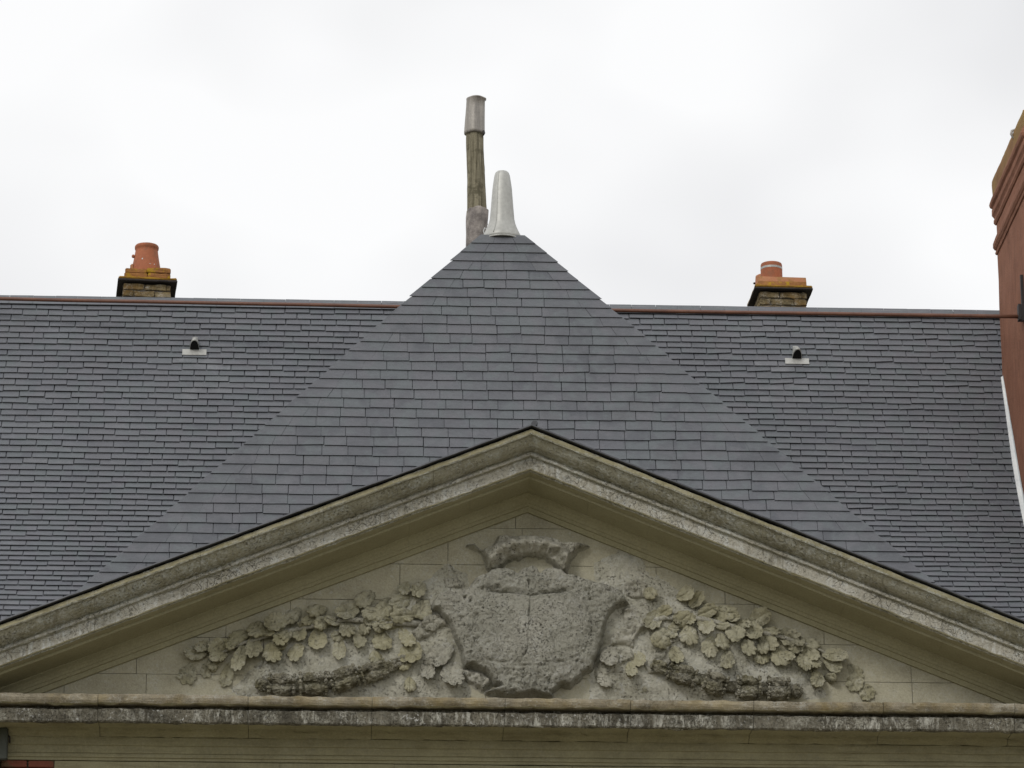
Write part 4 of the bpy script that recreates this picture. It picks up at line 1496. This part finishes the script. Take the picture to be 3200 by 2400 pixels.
def stack(name, levels, mat, amp=0.0):
    """square mouldings: levels (outward offset, z) closed into one solid; edges divided so it can be uneven"""
    nd = 26
    V, Fs = [], []
    for (o_, z) in levels:
        r = ring_rect(o_, z)
        for k in range(4):
            a, b = np.asarray(r[k]), np.asarray(r[(k+1) % 4])
            for i in range(nd):
                p = a+(b-a)*i/nd
                d = fr(p, 5, 4)*amp
                V.append((p[0]+d, p[1]-d, p[2]+d*0.6))
    n = 4*nd
    for k in range(len(levels)-1):
        for i in range(n):
            j = (i+1) % n
            Fs.append((k*n+i, k*n+j, (k+1)*n+j, (k+1)*n+i))
    Fs += [tuple(range(n)), tuple(range((len(levels)-1)*n, len(levels)*n))]
    return build(name, V, Fs, mat, tall)


zlow = PB[2]-5.2
stack('shaft', [(0.0, zlow)]+[(0.0, z) for z in np.linspace(zlow+0.3, zk(797), 24)], M_RED, 0.006)
stack('lower_moulding', [(-0.02, zk(798)), (0.012, zk(796)), (0.018, zk(790)), (0.010, zk(783)), (0.022, zk(780)), (0.036, zk(772)), (0.036, zk(760)), (0.022, zk(748)), (0.004, zk(738)), (-0.02, zk(737))], M_RED, 0.005)
stack('neck', [(0.0, zk(738)), (0.0, zk(706))], M_RED, 0.005)
stack('upper_moulding', [(-0.02, zk(706)), (0.010, zk(704)), (0.022, zk(697)), (0.020, zk(688)), (0.012, zk(684)), (0.020, zk(678)), (0.032, zk(672)), (0.032, zk(655)), (0.026, zk(652)), (0.048, zk(646)), (0.056, zk(638)),
                         (0.050, zk(630)), (0.034, zk(622)), (0.028, zk(615)), (-0.02, zk(614))], M_RED, 0.005)
stack('cap_block', [(0.024, zk(615)), (0.026, zk(578)), (0.022, zk(566)), (-0.02, zk(562)), (-0.30, zk(556))], M_REDTOP, 0.008)
# curled strap on the top edge
c = at(3171, 418, YF+0.55)
tube('curled_strap', [(c[0]+0.06, c[1], c[2]+0.035), (c[0]+0.01, c[1], c[2]+0.045), (c[0]-0.028, c[1], c[2]+0.028), (c[0]-0.034, c[1], c[2]-0.005), (c[0]-0.018, c[1], c[2]-0.04), (c[0]+0.012, c[1], c[2]-0.055)],
     [0.010, 0.012, 0.013, 0.013, 0.011, 0.008], M_ZINC_OLD, tall, 8, 0.2)
# pale flashing where its side meets the slates
V, Fs = [], []
k = 0
sl = s-0.02
while sl < 4.6 and roof_at(sl)[1] > YF-0.2:
    _, y, z, th_ = roof_at(sl)
    nrm = Vector((0, -sin(th_), cos(th_)))
    w = 0.020+0.022*min(1, (sl-s+0.02)/1.2)
    b_ = Vector((XS, y, z))
    V += [b_+nrm*0.045+Vector((-w, 0, 0)), b_+nrm*0.055+Vector((-0.004, 0, 0)), b_+nrm*(0.075+0.03*min(1, (sl-s)/1.0))+Vector((-0.003, 0, 0)), b_-nrm*0.005+Vector((-w, 0, 0))]
    if k:
        for i in range(2):
            Fs.append((4*k-4+i, 4*k-3+i, 4*k+1+i, 4*k+i))
        Fs.append((4*k-1, 4*k-4, 4*k, 4*k+3))
    k += 1
    sl += 0.06
build('flashing', V, Fs, M_FLASH, tall, fix=False)

# ------------------------------------------------------------------ brown bar along the ridge to the red chimney
ybar = min((abs(at(3193, 989, YB-k*0.02)[0]-(XS-0.02)), YB-k*0.02) for k in range(92))[1]
e0, e1 = at(-350, 926, RIDGE_Y-0.16), at(3193, 989.5, ybar)
bar = empty('iron_bar', e0, 'long brown iron bar running along the ridge to the red chimney', 'bar')
pts = [e0+(e1-e0)*t+np.array([0, 0, -0.012*sin(pi*t)+0.004*mnoise.noise(Vector((t*9, 0, 0)))]) for t in np.linspace(0, 1, 40)]
tube('rod', pts, [0.0185]*40, M_RUST, bar, 12, 0.0)
q = at(3198, 940, ybar)
build('bracket', box_v(XS-0.055, XS-0.004, ybar-0.05, ybar+0.03, at(3197, 1003, ybar)[2], at(3197, 955, ybar)[2]), BOXF, M_DARK, bar)
build('bracket', box_v(XS-0.030, XS-0.004, ybar-0.085, ybar-0.051, at(3197, 1010, ybar)[2], at(3197, 868, ybar)[2]), BOXF, M_DARK, bar)

# ------------------------------------------------------------------ rainwater box at the lower left
a, b = at(-40, 2372, -0.24), at(26, 2274, -0.24)
dp = empty('rainwater_pipe', (a[0], -0.1, 0), 'dark green rainwater box against the wall at lower left', 'downpipe')
rough_box('hopper', a[0], b[0], -0.25, -0.165, a[2], b[2], M_PIPE, dp, n=1, amp=0, bev=0.008)
lathe('pipe', [(0.045, 0.0), (0.045, a[2]-0.1), (0.05, a[2]-0.1), (0.05, a[2]-0.002)], (a[0]+b[0])/2-0.03, -0.205, M_PIPE, dp, 18)
tube('clip', [(b[0]-0.002, -0.21, b[2]-0.06), (b[0]+0.012, -0.21, b[2]-0.075), (b[0]+0.012, -0.18, b[2]-0.12)], [0.008]*3, M_DARK, dp, 6, 0)
